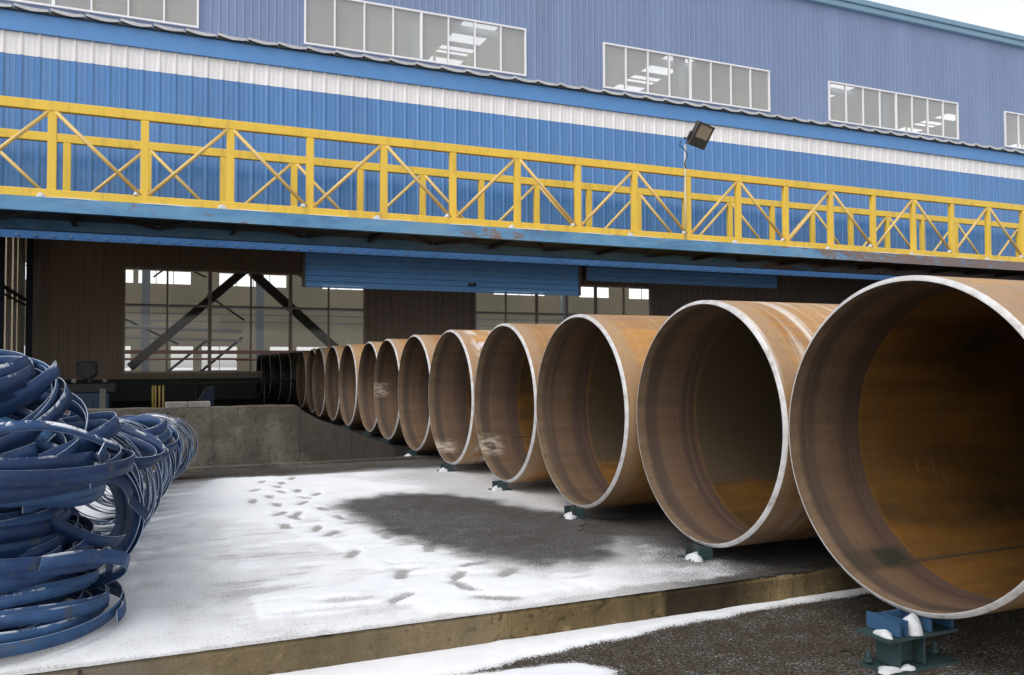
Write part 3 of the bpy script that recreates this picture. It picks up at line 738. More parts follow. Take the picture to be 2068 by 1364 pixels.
for i, (px, py) in enumerate(PC[1:9], 1):
    bx, by = px-.02, py
    o = thing('pipe_stand', (bx, by, H), 'low blue-green stand %sunder the %s pipe from the camera' % ('capped with snow ' if i < 6 else '', ordw[i]), 'pipe stand', 'steel stands under the pipes')
    MB().box(bx-.09, bx+.09, by-.07, by+.07, H+.002, H+.012).build('base_plate', MT['standteal'], o)
    s = MB()
    for y in (by-.065, by+.057): s.box(bx-.05, bx+.05, y, y+.008, H+.012, BOT+.006)
    s.box(bx-.006, bx+.006, by-.060, by+.060, H+.012, BOT+.002)
    s.build('cradle', MT['standteal'], o)
    if i < 6:
        f = MB(); snow_lump(f, bx-.05, by-.035, H+.004, .05, .055, .042, i)
        f.build('snow_cap', MT['snow'], o, smooth=True)

# ---------------------------------------------------------------- coils of blue strip
def ribbon(c, nrm, r_, width, turns, seed, ecc=.06, drift=.5, thick=.004, bend=.05, endflare=0.0):
    rs = random.Random(seed); nv = Vector(nrm).normalized()
    e1 = nv.cross(Vector((0, 0, 1)) if abs(nv.z) < .8 else Vector((1, 0, 0))).normalized(); e2 = nv.cross(e1)
    ph = rs.uniform(0, 2*PI); p2 = rs.uniform(0, 2*PI); p3 = rs.uniform(0, 2*PI)
    n_ = int(56*turns); mb = MB(); c = Vector(c)
    t0 = rs.uniform(0, 2*PI)
    for i in range(n_+1):
        q = i/n_; t = t0+2*PI*turns*q
        rr = r_*(1+ecc*math.cos(2*t+ph)+ecc*.5*math.cos(3*t+p2)+.05*math.sin(t*.37+p3)+.03*math.sin(1.63*t+ph))-.012*(q*turns)
        if q > .93: rr += endflare*(q-.93)/.07
        ax = width*drift*(q-.5)*turns+bend*r_*math.sin(2*t+p2)+bend*.6*r_*math.sin(.7*t+p3)
        er = e1*math.cos(t)+e2*math.sin(t); tw = .12*math.sin(t*.5+p2)
        wv = (nv*math.cos(tw)+er*math.sin(tw)); tv = er*math.cos(tw)-nv*math.sin(tw)
        p = c+er*rr+nv*ax
        for a, b in ((-1, -1), (1, -1), (1, 1), (-1, 1)): mb.v.append(tuple(p+wv*a*width/2+tv*b*thick/2))
    for i in range(n_):
        k = i*4
        for j, mi in ((0, 0), (1, 1), (2, 0), (3, 1)):
            a, b = k+j, k+(j+1) % 4; mb.f.append((a, a+4, b+4, b)); mb.m.append(mi)
    mb.f += [(0, 1, 2, 3), (n_*4+3, n_*4+2, n_*4+1, n_*4)]; mb.m += [1, 1]
    return mb
def coil(c, nrm, r_, width, turns, seed, label, group, **k):
    mb = ribbon(c, nrm, r_, width*random.uniform(1.0, 1.4), turns, seed, **k); mb.v = [(v[0]*KG, v[1]*KG, v[2]*KG) for v in mb.v]; c = (c[0]*KG, c[1]*KG, 0)
    zmin = min(v[2] for v in mb.v)
    if zmin < H+.016:                                      # rest on the slab, never through it
        d = H+.016-zmin; mb.v = [(v[0], v[1], v[2]+d) for v in mb.v]
    o = mb.build('strip_coil', [MT['strip'], MT['stripedge']], None, smooth=False, loc=(c[0], c[1], H))
    me = o.data
    fl = [mb.m[i] == 0 for i in range(len(mb.m))]; me.polygons.foreach_set('use_smooth', fl)
    tag(o, label, 'strip coil', group); return o
ORD = ['lowest', 'second', 'third', 'fourth', 'fifth', 'sixth', 'seventh', 'eighth', 'ninth', 'tenth', 'eleventh', 'twelfth', 'thirteenth', 'fourteenth', 'fifteenth', 'sixteenth', 'seventeenth', 'eighteenth', 'nineteenth', 'twentieth', 'twenty-first', 'twenty-second', 'twenty-third', 'twenty-fourth', 'twenty-fifth', 'twenty-sixth', 'twenty-seventh', 'twenty-eighth', 'twenty-ninth', 'thirtieth', 'thirty-first']
GA = 'blue strip coils in the near stack'; GB = 'blue strip coils standing in the row along the yard'
# flat layers: right extent X, height above slab, radius, tilt x, tilt y, turns
A = [(-.10, .03, .53, .00, .01, 2.2), (-.24, .10, .47, .03, -.06, 1.9), (-.31, .15, .46, -.05, .02, 2.3), (-.22, .20, .50, .04, .10, 2.0), (-.30, .27, .45, -.03, -.04, 2.2),
     (-.19, .32, .50, .02, .12, 2.0), (-.27, .37, .46, -.06, -.10, 2.1), (-.36, .43, .43, .04, .02, 2.4), (-.33, .49, .45, -.05, .05, 2.0), (-.36, .545, .44, .03, -.05, 2.1), (-.40, .60, .43, .0, .08, 2.0),
     (-.20, .66, .47, .02, .02, 2.2), (-.11, .71, .52, -.03, -.03, 2.0), (-.09, .755, .54, .02, .03, 2.0)]
A2 = []
for i, q_ in enumerate(A):
    A2.append(q_)
    if i < 13: A2.append((q_[0]-.05-.07*abs(math.sin(i*1.7)), (q_[1]+A[i+1][1])/2, q_[2]-.03, .07*math.sin(i*2.3), .09*math.cos(i*1.9), 1.9))
A = A2
for i, (xr, h, r_, tx, ty, tu) in enumerate(A):
    lab = 'blue strip coil lying flat, lowest of the near stack' if i == 0 else ('blue strip coil lying flat, %s from the bottom of the near stack' % ORD[i])
    coil((xr-r_, (4.40 if i < 5 else 4.46)+.03*math.sin(i*2.1), -1.2+h), (tx, ty, 1), r_, .052, tu, 100+i, lab, GA, drift=.55, ecc=.03, bend=.035)
# tilted tangle on top
Tn = [((-.62, 4.55, -.43), (.22, -.20, 1), .44, 2.3), ((-.58, 4.58, -.39), (-.22, -.15, 1), .42, 2.1), ((-.66, 4.50, -.34), (-.10, -.50, 1), .42, 2.2), ((-.70, 4.52, -.30), (.30, -.30, 1), .40, 2.0), ((-.72, 4.56, -.26), (-.42, -.30, 1), .38, 2.0),
      ((-.78, 4.50, -.21), (-.15, -.60, 1), .38, 2.2), ((-.80, 4.56, -.17), (-.28, -.25, 1), .37, 2.0), ((-.84, 4.55, -.13), (-.40, -.15, 1), .36, 2.2), ((-.86, 4.6, -.08), (-.20, -.40, 1), .36, 1.8), ((-.56, 4.72, -.42), (.62, -.3, 1), .34, 1.8), ((-.60, 4.9, -.40), (.75, -.2, .9), .34, 1.6)]
tl = ['lowest tilted blue strip coil on top of the near stack', 'second tilted blue strip coil up the top of the near stack', 'third tilted blue strip coil up the top of the near stack', 'fourth tilted blue strip coil up the top of the near stack', 'fifth tilted blue strip coil up the top of the near stack',
      'sixth tilted blue strip coil up the top of the near stack', 'seventh tilted blue strip coil up the top of the near stack', 'eighth tilted blue strip coil up the top of the near stack', 'topmost blue strip coil of the near stack',
      'blue strip coil sliding off the right shoulder of the near stack', 'steep blue strip coil leaning over the back of the near stack']
for i, (c, nr, r_, tu) in enumerate(Tn):
    coil(c, nr, r_, .055, tu, 300+i, tl[i], GA, drift=.6, ecc=.05, bend=.05, endflare=.05)
LO = [((-.50, 4.35, -.30), (.5, .35, 1), .40, .62, 'loose curl of blue strip arching over the front of the near stack top'), ((-.66, 4.42, -.05), (.9, .5, .7), .38, .55, 'loose curl of blue strip rising highest above the near stack'),
      ((-.45, 4.5, -.62), (.3, .45, 1), .40, .7, 'loose curl of blue strip hanging on the upper front of the near stack'), ((-.52, 4.45, -.50), (-.35, .5, 1), .42, .65, 'loose curl of blue strip below the tilted coils of the near stack'),
      ((-.55, 4.40, -.90), (.12, .35, 1), .44, .6, 'loose curl of blue strip low on the front of the near stack'), ((-.40, 4.62, -.72), (.8, .2, 1), .36, .7, 'steep loose curl of blue strip at the right side of the near stack'),
      ((-.33, 4.95, -.80), (.9, .1, .5), .34, .8, 'loose curl of blue strip between the near stack and the standing row')]
for i, (c, nr, r_, tu, l_) in enumerate(LO):
    coil(c, nr, r_, .045, tu, 900+i*3, l_, GA, drift=.4, ecc=.10, bend=.12, endflare=.10)
# standing coils along the row
nB = 31
for i in range(nB):
    q = i/(nB-1); y = 5.0+4.57*q**1.05; xr = np.interp(y, [5.0, 5.7, 7.1, 8.1, 8.9, 9.6], [-.03, .03, .14, .24, .37, .45])
    r_ = .39-.05*q+random.uniform(-.02, .02)
    nr = (random.uniform(-.30, .05)-.12, 1, random.uniform(-.28, .28))
    if i == 0: nr = (-.75, 1, -.15)
    if i == 1: nr = (-.55, 1, -.05)
    lab = 'blue strip coil standing on edge, nearest of the row behind the stack' if i == 0 else ('blue strip coil standing on edge at the far end of the row' if i == nB-1 else 'blue strip coil standing on edge, %s of the row from the near stack' % ORD[i])
    coil((xr-r_, y, -1.2+r_+.01), nr, r_, .045 if i > 1 else .10, 2.0 if i % 2 else 2.5, 500+i, lab, GB, drift=.9, ecc=.05, bend=.05)
for i, (c, nr, r_, l_) in enumerate([((-.12, 7.35, -.56), (.1, -.25, 1), .36, 'snow dusted blue strip coil lying flat on the middle of the standing row'), ((-.22, 7.15, -.51), (-.1, -.12, 1), .36, 'upper blue strip coil lying flat on the middle of the standing row'),
                                     ((-.28, 5.7, -.46), (.35, -.2, 1), .36, 'blue strip coil lying over the near end of the standing row'), ((-.20, 6.3, -.52), (.2, -.1, 1), .34, 'blue strip coil lying on the standing row just behind its near end')]):
    coil(c, nr, r_, .055, 2.2, 700+i, l_, GB, drift=.5, ecc=.05, bend=.04)

# ---------------------------------------------------------------- truss walkway
TY = 15.0; RY = 17.065; S = 1.3517; X0 = -1.442; XR = -1.398
ZT, ZB, ZL = 4.229, 2.675, 2.449
br = thing('truss_bridge', (9, TY, ZL), 'long yellow truss walkway bridge with blue side beams crossing in front of the blue facade', 'truss bridge')
I0, I1 = -4, 21
XA, XB = X0+I0*S-.3, X0+I1*S+.3
def truss(y, x0, apex_even, front):
    MB().box(XA, XB, y, y+.11, ZT-.16, ZT).build('top_chord', MT['yellow'], br, bevel=.012)
    MB().box(XA, XB, y-.01, y+.11, ZB, ZB+.135).build('bottom_chord', MT['yellow'], br, bevel=.012)
    fl = MB()
    for i in range(I0, I1+1):
        x = x0+i*S
        MB().box(x-.064, x+.064, y+.004, y+.10, ZB+.135, ZT-.16).build('post', MT['yellow'], br, bevel=.008)
        zg = (ZT-.26, ZT-.16) if ((i % 2 == 0) == apex_even) else (ZB+.135, ZB+.235)
        MB().box(x-.12, x+.12, y+.024, y+.034, *zg).build('gusset_plate', MT['yellow'], br)
    for i in range(I0, I1):
        xa, xb = x0+i*S, x0+(i+1)*S
        even = (i % 2 == 0) == apex_even
        a, b = ((xa+.08, y+.03, ZT-.20), (xb-.08, y+.03, ZB+.17)) if even else ((xa+.08, y+.03, ZB+.17), (xb-.08, y+.03, ZT-.20))
        w_ = (Vector(b)-Vector(a)).normalized()*.05
        MB().tube(Vector(a)-w_, Vector(b)+w_, .033, 12).build('diagonal', MT['yellow_light'], br, smooth=True)
truss(TY, X0, True, True); truss(RY, XR, False, False)
for y in (TY, RY):
    m = MB(); m.box(XA, XB, y-.03, y+.004, ZL, ZB-.002); m.box(XA, XB, y+.004, y+.11, ZL, ZL+.018); m.box(XA, XB, y+.004, y+.11, ZB-.02, ZB-.004)
    m.build('side_beam', MT['beam'], br)
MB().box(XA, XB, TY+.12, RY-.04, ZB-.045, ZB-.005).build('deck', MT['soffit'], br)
for i in range(I0, I1, 2):
    x = X0+i*S+.2
    m = MB(); m.box(x-.04, x+.04, TY+.12, RY-.04, ZL+.085, ZL+.095); m.box(x-.006, x+.006, TY+.12, RY-.04, ZL+.095, ZB-.05); m.build('cross_beam', MT['brace'], br)
    m = MB(); m.bar((x, TY+.14, ZL+.13), (x+S, RY-.08, ZL+.13), .05, .05); m.bar((x+2*S, TY+.14, ZL+.13), (x+S+.06, RY-.08, ZL+.13), .05, .05); m.build('deck_brace', MT['brace'], br)
for i in range(I0, I1+1):
    x = X0+i*S; f = MB()
    if i % 2 == 0: snow_lump(f, x-.14, TY-.008, ZB+.0, .075, .022, .075, i)
    else: snow_lump(f, x-.125, TY+.02, ZB+.135, .045, .05, .07, i)
    f.build('snow_cap', MT['snow'], br, smooth=True)
    f = MB(); snow_lump(f, x+.3+.2*math.sin(i*3.1), TY-.02, ZB-.002, .40, .018, .016, i); f.build('snow_cap', MT['snow'], br, smooth=True)

# floodlight on the bridge rail
def floodlight():
    bx, by = 10.66, TY+.06
    o = thing('floodlight', (bx, by, ZT), 'black floodlight on a thin pole above the yellow bridge rail', 'floodlight')
    MB().tube((bx, by, ZT), (bx+.03, by, ZT+.55), .022, 12).build('pole', MT['white'], o, smooth=True)
    c = MB()
    pts = [Vector((bx+.01, by-.03, ZT+.02)), Vector((bx-.03, by-.04, ZT+.12)), Vector((bx+.05, by-.05, ZT+.3)), Vector((bx-.02, by-.02, ZT+.45)), Vector((bx-.12, by, ZT+.5)), Vector((bx-.10, by, ZT+.62))]
    for a, b in zip(pts[:-1], pts[1:]): c.tube(a, b, .009, 6)
    c.build('cable', MT['black'], o, smooth=True)
    MB().tube((bx-.05, TY-.03, ZT-.02), (bx-.06, TY-.03, ZB+.02), .014, 8).build('conduit', MT['white'], o, smooth=True)
    hn = Vector((.42, -.9, 0)).normalized(); t = math.radians(32)
    e_up = (Vector((0, 0, 1))*math.cos(t)+hn*math.sin(t)).normalized(); e_rt = Vector((.9, .42, 0)).normalized(); nn = e_rt.cross(e_up)
    # nn faces the yard and down
    if nn.dot(hn) < 0: nn = -nn
    c0 = Vector((bx+.33, by-.12, ZT+.755))
    def bx_(mb, cu, cr, cn, hu, hr, hn_):
        cu *= .80; hu *= .80; cr *= 1.12; hr *= 1.12
        vs = []
        for a in (-1, 1):
            for b in (-1, 1):
                for d in (-1, 1): vs.append(c0+e_rt*(cr+a*hr)+e_up*(cu+b*hu)+nn*(cn+d*hn_))
        mb.add(vs, [(0, 1, 3, 2), (4, 6, 7, 5), (0, 4, 5, 1), (2, 3, 7, 6), (0, 2, 6, 4), (1, 5, 7, 3)])
    m = MB(); bx_(m, 0, 0, 0, .33, .30, .035); m.build('housing', MT['lampbody'], o, bevel=.012)
    fr = MB(); bx_(fr, .31, 0, .045, .02, .30, .012); bx_(fr, -.20, 0, .045, .13, .30, .012); bx_(fr, .11, -.26, .045, .18, .04, .012); bx_(fr, .11, .275, .045, .18, .025, .012); fr.build('bezel', MT['lampbody'], o)
    gl = MB(); bx_(gl, .11, .015, .040, .18, .235, .006); gl.build('lamp_glass', MT['lampglass'], o)
    fn = MB()
    for k in range(9): bx_(fn, -.24+.06*k, 0, -.06, .008, .22, .026)
    fn.build('cooling_fin', MT['lampbody'], o)
    m = MB(); bx_(m, -.1, -.33, -.02, .12, .012, .02); bx_(m, -.1, .33, -.02, .12, .012, .02); bx_(m, -.22, 0, -.10, .02, .34, .012); m.build('bracket', MT['lampbody'], o)
floodlight()

# ---------------------------------------------------------------- factory building
FY = 18.0; WY = 29.5
FX0, FX1 = -9.0, 34.0
fb = thing('factory_building', (15, FY, H), 'long blue corrugated factory hall with white stripe, strip windows and an open loading front', 'factory')
ph = .0077*18
m = MB(); sheet(m, FX0, FX1, 2.54, 5.885, FY, .3, .022, .028, .075, .004, ph); m.build('facade_sheet', MT['facade'], fb)
m = MB(); sheet(m, FX0, FX1, 5.885, 6.33, FY-.003, .3, .024, .030, .077, .004, ph); m.build('white_stripe', MT['stripe'], fb)
# sheet end laps (thin shadow line)
m = MB(); m.add([(FX0, FY-.075, 6.315), (FX1, FY-.075, 6.315), (FX1, FY-.06, 6.69), (FX0, FY-.06, 6.69)], [(0, 1, 2, 3)])
m.add([(FX0, FY+.02, 6.315), (FX1, FY+.02, 6.315), (FX1, FY-.075, 6.315), (FX0, FY-.075, 6.315)], [(0, 1, 2, 3)])
m.build('fascia', MT['fascia'], fb)
MB().box(FX0, FX1, FY-.12, FY+.05, 6.69, 6.725).build('gutter_shade', MT['steel_dark'], fb)  # dark gutter strip, its colour standing in for shade under the caps
k = 0; x = FX0
while x < FX1-.6 and k < 72:
    m = MB(); n_ = 6
    for j in range(n_+1):
        t = j/n_; zz = 6.80-.035*t-.02*math.sin(t*PI)*1.0+random.uniform(-.003, .003)
        for (yy, dz) in ((FY-.16, 0), (FY-.16, -.045-.02*math.sin(t*PI)), (FY+.25, -.02), (FY+.25, .05)):
            m.v.append((x+.015+.565*t, yy, zz+dz))
    for j in range(n_):
        a = j*4
        for q_ in range(4): b_ = (q_+1) % 4; m.f.append((a+q_, a+q_+4, a+b_+4, a+b_)); m.m.append(0)
    m.f += [(0, 1, 2, 3), (n_*4+3, n_*4+2, n_*4+1, n_*4)]; m.m += [0, 0]
    m.build('eave_cap', MT['eave'], fb); x += .6013; k += 1
# annex roof, upper wall
MB().add([(FX0, FY+.02, 6.735), (FX1+10, FY+.02, 6.735), (FX1+10, WY+.1, 8.6), (FX0-14, WY+.1, 8.6), (FX0, FY+.02, 6.65), (FX1+10, FY+.02, 6.65), (FX1+10, WY+.1, 8.5), (FX0-14, WY+.1, 8.5)],
         [(0, 1, 2, 3), (7, 6, 5, 4), (4, 5, 1, 0)]).build('annex_roof', MT['roofing'], fb)
UX0, UX1 = -24.0, 66.0
BAY = 12.02; UW0, UWW = 4.90, 8.55; UZ0, UZ1 = 11.27, 13.15
ups = [UW0+BAY*i for i in range(-2, 5)]
m = MB(); UP = dict(pitch=.262, depth=.018, top=.03, base=.08)
sheet(m, UX0, UX1, 8.5, UZ0, WY, **UP); sheet(m, UX0, UX1, UZ1, 16.72, WY, **UP)
cur = UX0
for u in ups:
    sheet(m, cur, u, UZ0, UZ1, WY, **UP); cur = u+UWW
sheet(m, cur, UX1, UZ0, UZ1, WY, **UP)
m.build('upper_wall', MT['upper'], fb)
m = MB(); m.box(UX0, UX1, WY-.22, WY+.1, 16.72, 17.0); m.box(UX0, UX1, WY-.30, WY+.1, 17.0, 17.26); m.build('roof_trim', MT['trim'], fb, bevel=.05)
def window(x0, x1, z0, z1, y, xs_, zs_, fw_, mat, dep=.09, thick=(), glass='glass'):
    f = MB(); f.box(x0, x1, y-dep, y+.05, z1-fw_, z1); f.box(x0, x1, y-dep, y+.05, z0, z0+fw_)
    f.box(x0, x0+fw_, y-dep, y+.05, z0+fw_, z1-fw_); f.box(x1-fw_, x1, y-dep, y+.05, z0+fw_, z1-fw_)
    w_ = f.build('window', mat, fb)
    for i, x in enumerate(xs_):
        h = fw_*(.85 if i not in thick else 1.6); MB().box(x-h/2, x+h/2, y-dep+.01, y+.04, z0+fw_, z1-fw_).build('mullion', mat, w_)
    for z in zs_: MB().box(x0+fw_, x1-fw_, y-dep+.02, y+.03, z-fw_/2, z+fw_/2).build('transom', mat, w_)
    MB().add([(x0, y-.01, z0), (x1, y-.01, z0), (x1, y-.01, z1), (x0, y-.01, z1)], [(0, 1, 2, 3)]).build('pane', MT[glass], w_)
    return w_
for u in ups:
    window(u, u+UWW, UZ0, UZ1, WY, [u+UWW*k/8 for k in range(1, 8)], [], .06, MT['frame_white'], thick=(3,), glass='hazy')
# wall below the annex roof with its tall windows (inner front of the main hall)
LW0, LWW, LZ0, LZ1 = -.77, 7.87, -.25, 3.20
lows = [LW0+BAY*i for i in range(0, 2)]
m = MB(); LP = dict(pitch=.28, depth=.03, top=.10, base=.16)
sheet(m, -3.6, UX1, LZ1, 8.5, WY+.01, **LP); sheet(m, -3.6, UX1, -.42, LZ0, WY+.01, **LP)
cur = -3.3
for u in lows:
    sheet(m, cur, u, LZ0, LZ1, WY+.01, **LP); cur = u+LWW
sheet(m, cur, UX1, LZ0, LZ1, WY+.01, **LP); sheet(m, UX0, -3.6, H, 8.5, WY+.01, **LP)
m.build('inner_wall', MT['brown'], fb)
MB().box(-3.6, UX1, WY-.03, WY+.1, H, -.42).build('plinth', MT['steel_dark'], fb)
for u in lows:
    window(u, u+LWW, LZ0, LZ1, WY, [u+k*LWW/6 for k in range(1, 6)], [1.98], .07, MT['frame_tan'], dep=.06, thick=(1, 3))
# hall behind
HY = 55.0
hw = MB()
far_l = [(-9, -7.2), (-6.7, -4.6), (-2.9, -1.0), (1.23, 2.5), (3.0, 5.07), (7.08, 8.4), (8.75, 12.2), (15, 17), (19, 21), (23, 24.5)]
far_u = [(-9, -5), (-.61-2.2, -.9), (-.61, 2.33), (4.0, 8.07), (10.4, 14.0), (16.2, 20), (22.5, 26.5), (29.4, 31.9), (33.7, 35.9), (38, 42)]
def holes(mb, x0, x1, z0, z1, hs):
    c = x0
    for a, b in hs: mb.add([(c, HY, z0), (a, HY, z0), (a, HY, z1), (c, HY, z1)], [(0, 1, 2, 3)]); c = b
    mb.add([(c, HY, z0), (x1, HY, z0), (x1, HY, z1), (c, HY, z1)], [(0, 1, 2, 3)])
hw.add([(UX0, HY, H), (UX1, HY, H), (UX1, HY, -.27), (UX0, HY, -.27)], [(0, 1, 2, 3)])
holes(hw, UX0, UX1, -.27, 1.19, far_l)
hw.add([(UX0, HY, 1.19), (UX1, HY, 1.19), (UX1, HY, 5.0), (UX0, HY, 5.0)], [(0, 1, 2, 3)])
holes(hw, UX0, UX1, 5.0, 6.6, far_u)
hw.add([(UX0, HY, 6.6), (UX1, HY, 6.6), (UX1, HY, 16.9), (UX0, HY, 16.9)], [(0, 1, 2, 3)])
for x in (UX0, UX1): hw.add([(x, WY, H), (x, HY, H), (x, HY, 16.9), (x, WY, 16.9)], [(0, 1, 2, 3)])
hw.build('hall_wall', MT['hallwall'], fb)
m = MB()
for hs_, z0, z1 in ((far_l, -.27, 1.19), (far_u, 5.0, 6.6)):
    for a, b in hs_:
        n_ = max(1, round((b-a)/1.0))
        for k in range(1, n_): m.box(a+(b-a)*k/n_-.02, a+(b-a)*k/n_+.02, HY-.03, HY+.03, z0, z1)
        m.box(a, b, HY-.028, HY+.028, (z0+z1)/2-.03, (z0+z1)/2+.03)
m.build('far_window_bar', MT['hallwall'], fb)
# roof of the hall with skylight openings, plus unseen gaps added for light
ro = MB(); rz = 17.15; HYR = 47.3
rowx = [3.2+12.02*i for i in range(-2, 6)]; SW = .95
cur = UX0
ysk = [38.6+1.75*k for k in range(5)]; WY_ = 37.5
for x in rowx:
    ro.add([(cur, WY_, rz), (x-SW, WY_, rz), (x-SW, HYR, rz), (cur, HYR, rz)], [(3, 2, 1, 0)]); c = WY_
    for y in ysk:
        ro.add([(x-SW, c, rz), (x+SW, c, rz), (x+SW, y, rz), (x-SW, y, rz)], [(3, 2, 1, 0)]); c = y+1.05
    ro.add([(x-SW, c, rz), (x+SW, c, rz), (x+SW, HYR, rz), (x-SW, HYR, rz)], [(3, 2, 1, 0)]); cur = x+SW
ro.add([(cur, WY_, rz), (UX1, WY_, rz), (UX1, HYR, rz), (cur, HYR, rz)], [(3, 2, 1, 0)])
ro.add([(UX0, WY, rz), (UX1, WY, rz), (UX1, 32.5, rz), (UX0, 32.5, rz)], [(3, 2, 1, 0)]); ro.add([(UX0, 34.7, rz), (UX1, 34.7, rz), (UX1, WY_, rz), (UX0, WY_, rz)], [(3, 2, 1, 0)])  # full-width band left open out of view, added to light the hall
ro.add([(UX0, HYR+2.4, rz), (UX1, HYR+2.4, rz), (UX1, HY, rz), (UX0, HY, rz)], [(3, 2, 1, 0)])
ro.build('roof', MT['roofing'], fb)
m = MB()
for k in range(4): 
    y = 33+k*6
    m.box(UX0, UX1, y, y+.12, 16.75, 17.05)
for x in [7.6+BAY*i for i in range(-2, 5)]: m.box(x+1.3, x+1.5, WY+.3, HY, 16.5, 17.05)
m.build('roof_beam', MT['pale_col'], fb)
for i in range(-2, 5):
    x = 9.0+BAY*i
    m = MB(); m.box(x, x+.34, WY+.55, WY+.57, H, 17.0); m.box(x, x+.34, WY+.95, WY+.97, H, 17.0); m.box(x+.16, x+.18, WY+.57, WY+.95, H, 17.0)
    m.build('column', MT['pale_col'], fb)
hf = MB().add([(UX0, WY+.15, H+.006), (UX1, WY+.15, H+.006), (UX1, HY, H+.006), (UX0, HY, H+.006)], [(0, 1, 2, 3)]).build('hall_floor', MT['roofing']); struct(hf)
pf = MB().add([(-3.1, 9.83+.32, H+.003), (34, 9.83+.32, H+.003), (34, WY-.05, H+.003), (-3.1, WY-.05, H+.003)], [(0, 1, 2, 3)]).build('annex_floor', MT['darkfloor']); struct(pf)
# guard rails inside the upper windows
rl = MB()
for u in ups:
    for a, b in ((u-1.2, u+3.55), (u+5.3, u+9.6)):
        for z in (11.45, 11.8, 12.15, 12.45): rl.tube((a, WY+1.5, z), (b, WY+1.5, z), .032, 6)
        k = a
        while k <= b+.01: rl.tube((k, WY+1.5, 11.0), (k, WY+1.5, 12.45), .05, 6); k += (b-a)/3
rl.build('guard_rail', MT['rail'], fb)
MB().box(UX0, UX1, WY+1.2, WY+2.6, 10.6, 10.8).build('crane_walkway', MT['hallwall'], fb)
MB().box(UX0, UX1, 48.0, 48.4, 16.2-4.2, 16.2-3.4).build('crane_girder', MT['red'], fb)
# bracing and clutter seen through the lower windows
m = MB()
m.bar((3.15, 32, 3.45), (-.6, 32, -.05), .30, .32, (0, 1, 0)); m.bar((3.45, 32, 3.45), (7.2, 32, .05), .30, .32, (0, 1, 0)); m.build('knee_brace', MT['brace'], fb)
m = MB()
m.bar((.2, 50, 4.9), (2.0, 50, 6.4), .09, .09); m.bar((2.9, 50, 5.0), (.2, 50, 6.3), .09, .09); m.bar((4.8, 50, 5.2), (8, 50, 6.4), .09, .09); m.bar((8.6, 50, 5.0), (6, 50, 6.5), .09, .09)
m.bar((2.6, 50, -.4), (4.9, 50, 1.6), .14, .14); m.bar((1.0, 50, -.3), (3.2, 50, 1.6), .14, .14); m.bar((-1.3, 50, 2.6), (1.5, 50, 1.2), .12, .12)
m.bar((3.0, 50, 4.0), (5.0, 50, 2.6), .10, .10)
m.build('hall_brace', MT['steel_dark'], fb)
m = MB()
for z in (2.55, 3.0, 3.35): m.box(-10, 40, 52, 52.1, z, z+.07)
for x in (-.4, 6.0, 13.0, 20.0, 27): m.box(x, x+.45, 53, 53.4, H, 9)
m.build('hall_girt', MT['pale_col'], fb)
m = MB(); m.box(-4, 12, 47, 47.2, .62, .82); m.box(-4, 5, 47, 47.1, .30, .38); m.box(4.2, 16, 46, 46.12, .25, .33); m.build('crane_rail', MT['red'], fb)
m = MB(); m.tube((-3, 44, 1.95), (4.3, 44, 1.72), .10, 10); m.tube((-3, 44, 1.45), (4.3, 44, 1.25), .08, 10); m.build('duct', MT['white'], fb, smooth=True)
# annex interior: left side wall with blue columns
m = MB()
gaps = [(24.35, 24.6), (25.5, 25.75), (26.7, 27.0), (27.7, 27.9)]; c_ = FY+.1
for a, b in gaps+[(WY-.05, 0)]:
    sheet(m, c_, a, H, 8.3, -3.5, .42, .07, .12, .22, 0, 0, sign=-1, axis='Y'); c_ = b
m.build('side_wall', MT['sidewall'], fb)
for a, b in gaps: MB().add([(-3.5, a, H), (-3.5, b, H), (-3.5, b, 5.5), (-3.5, a, 5.5)], [(0, 1, 2, 3)]).build('daylight_strip', MT['fibre'], fb); MB().add([(-3.5, a, 5.5), (-3.5, b, 5.5), (-3.5, b, 8.3), (-3.5, a, 8.3)], [(0, 1, 2, 3)]).build('strip_head', MT['sidewall'], fb)
for y in (28.6, 23.2, 18.3):
    m = MB(); m.box(-3.38, -3.22, y, y+.02, H, 7.0); m.box(-3.38, -3.22, y+.22, y+.24, H, 7.0); m.box(-3.31, -3.29, y+.02, y+.22, H, 7.0); m.build('blue_column', MT['col_blue'], fb)
m = MB(); m.tube((-3.40, 23.5, 2.05), (-3.40, 28.6, 2.0), .05, 8); m.tube((-3.40, 23.5, 1.86), (-3.40, 28.6, 1.84), .03, 8); m.build('side_conduit', MT['black'], fb, smooth=True)
m = MB(); m.box(FX1, FX1+.1, FY, WY, H, 8.2); m.build('end_wall', MT['facade'], fb)
m = MB(); m.box(FX0, -3.6, FY-.001, FY+.05, H, 2.54); m.build('front_pier', MT['facade'], fb)
# bolted lintel flange along the bottom of the facade
m = MB(); m.box(FX0, FX1, FY-.16, FY+.06, 2.50, 2.538); m.box(FX0, FX1, FY-.16, FY-.145, 2.395, 2.50); m.build('lintel', MT['lintel'], fb)
m = MB(); x = FX0+.1
while x < FX1: m.box(x, x+.05, FY-.185, FY-.161, 2.44, 2.475); x += .3
m.build('bolt_row', MT['bolt'], fb)
MB().box(FX0, FX1, FY-.11, FY-.04, 2.54, 3.15).build('facade_shade_strip', MT['col_blue'], fb)  # dark strip added over the lower facade, standing in for deck shade
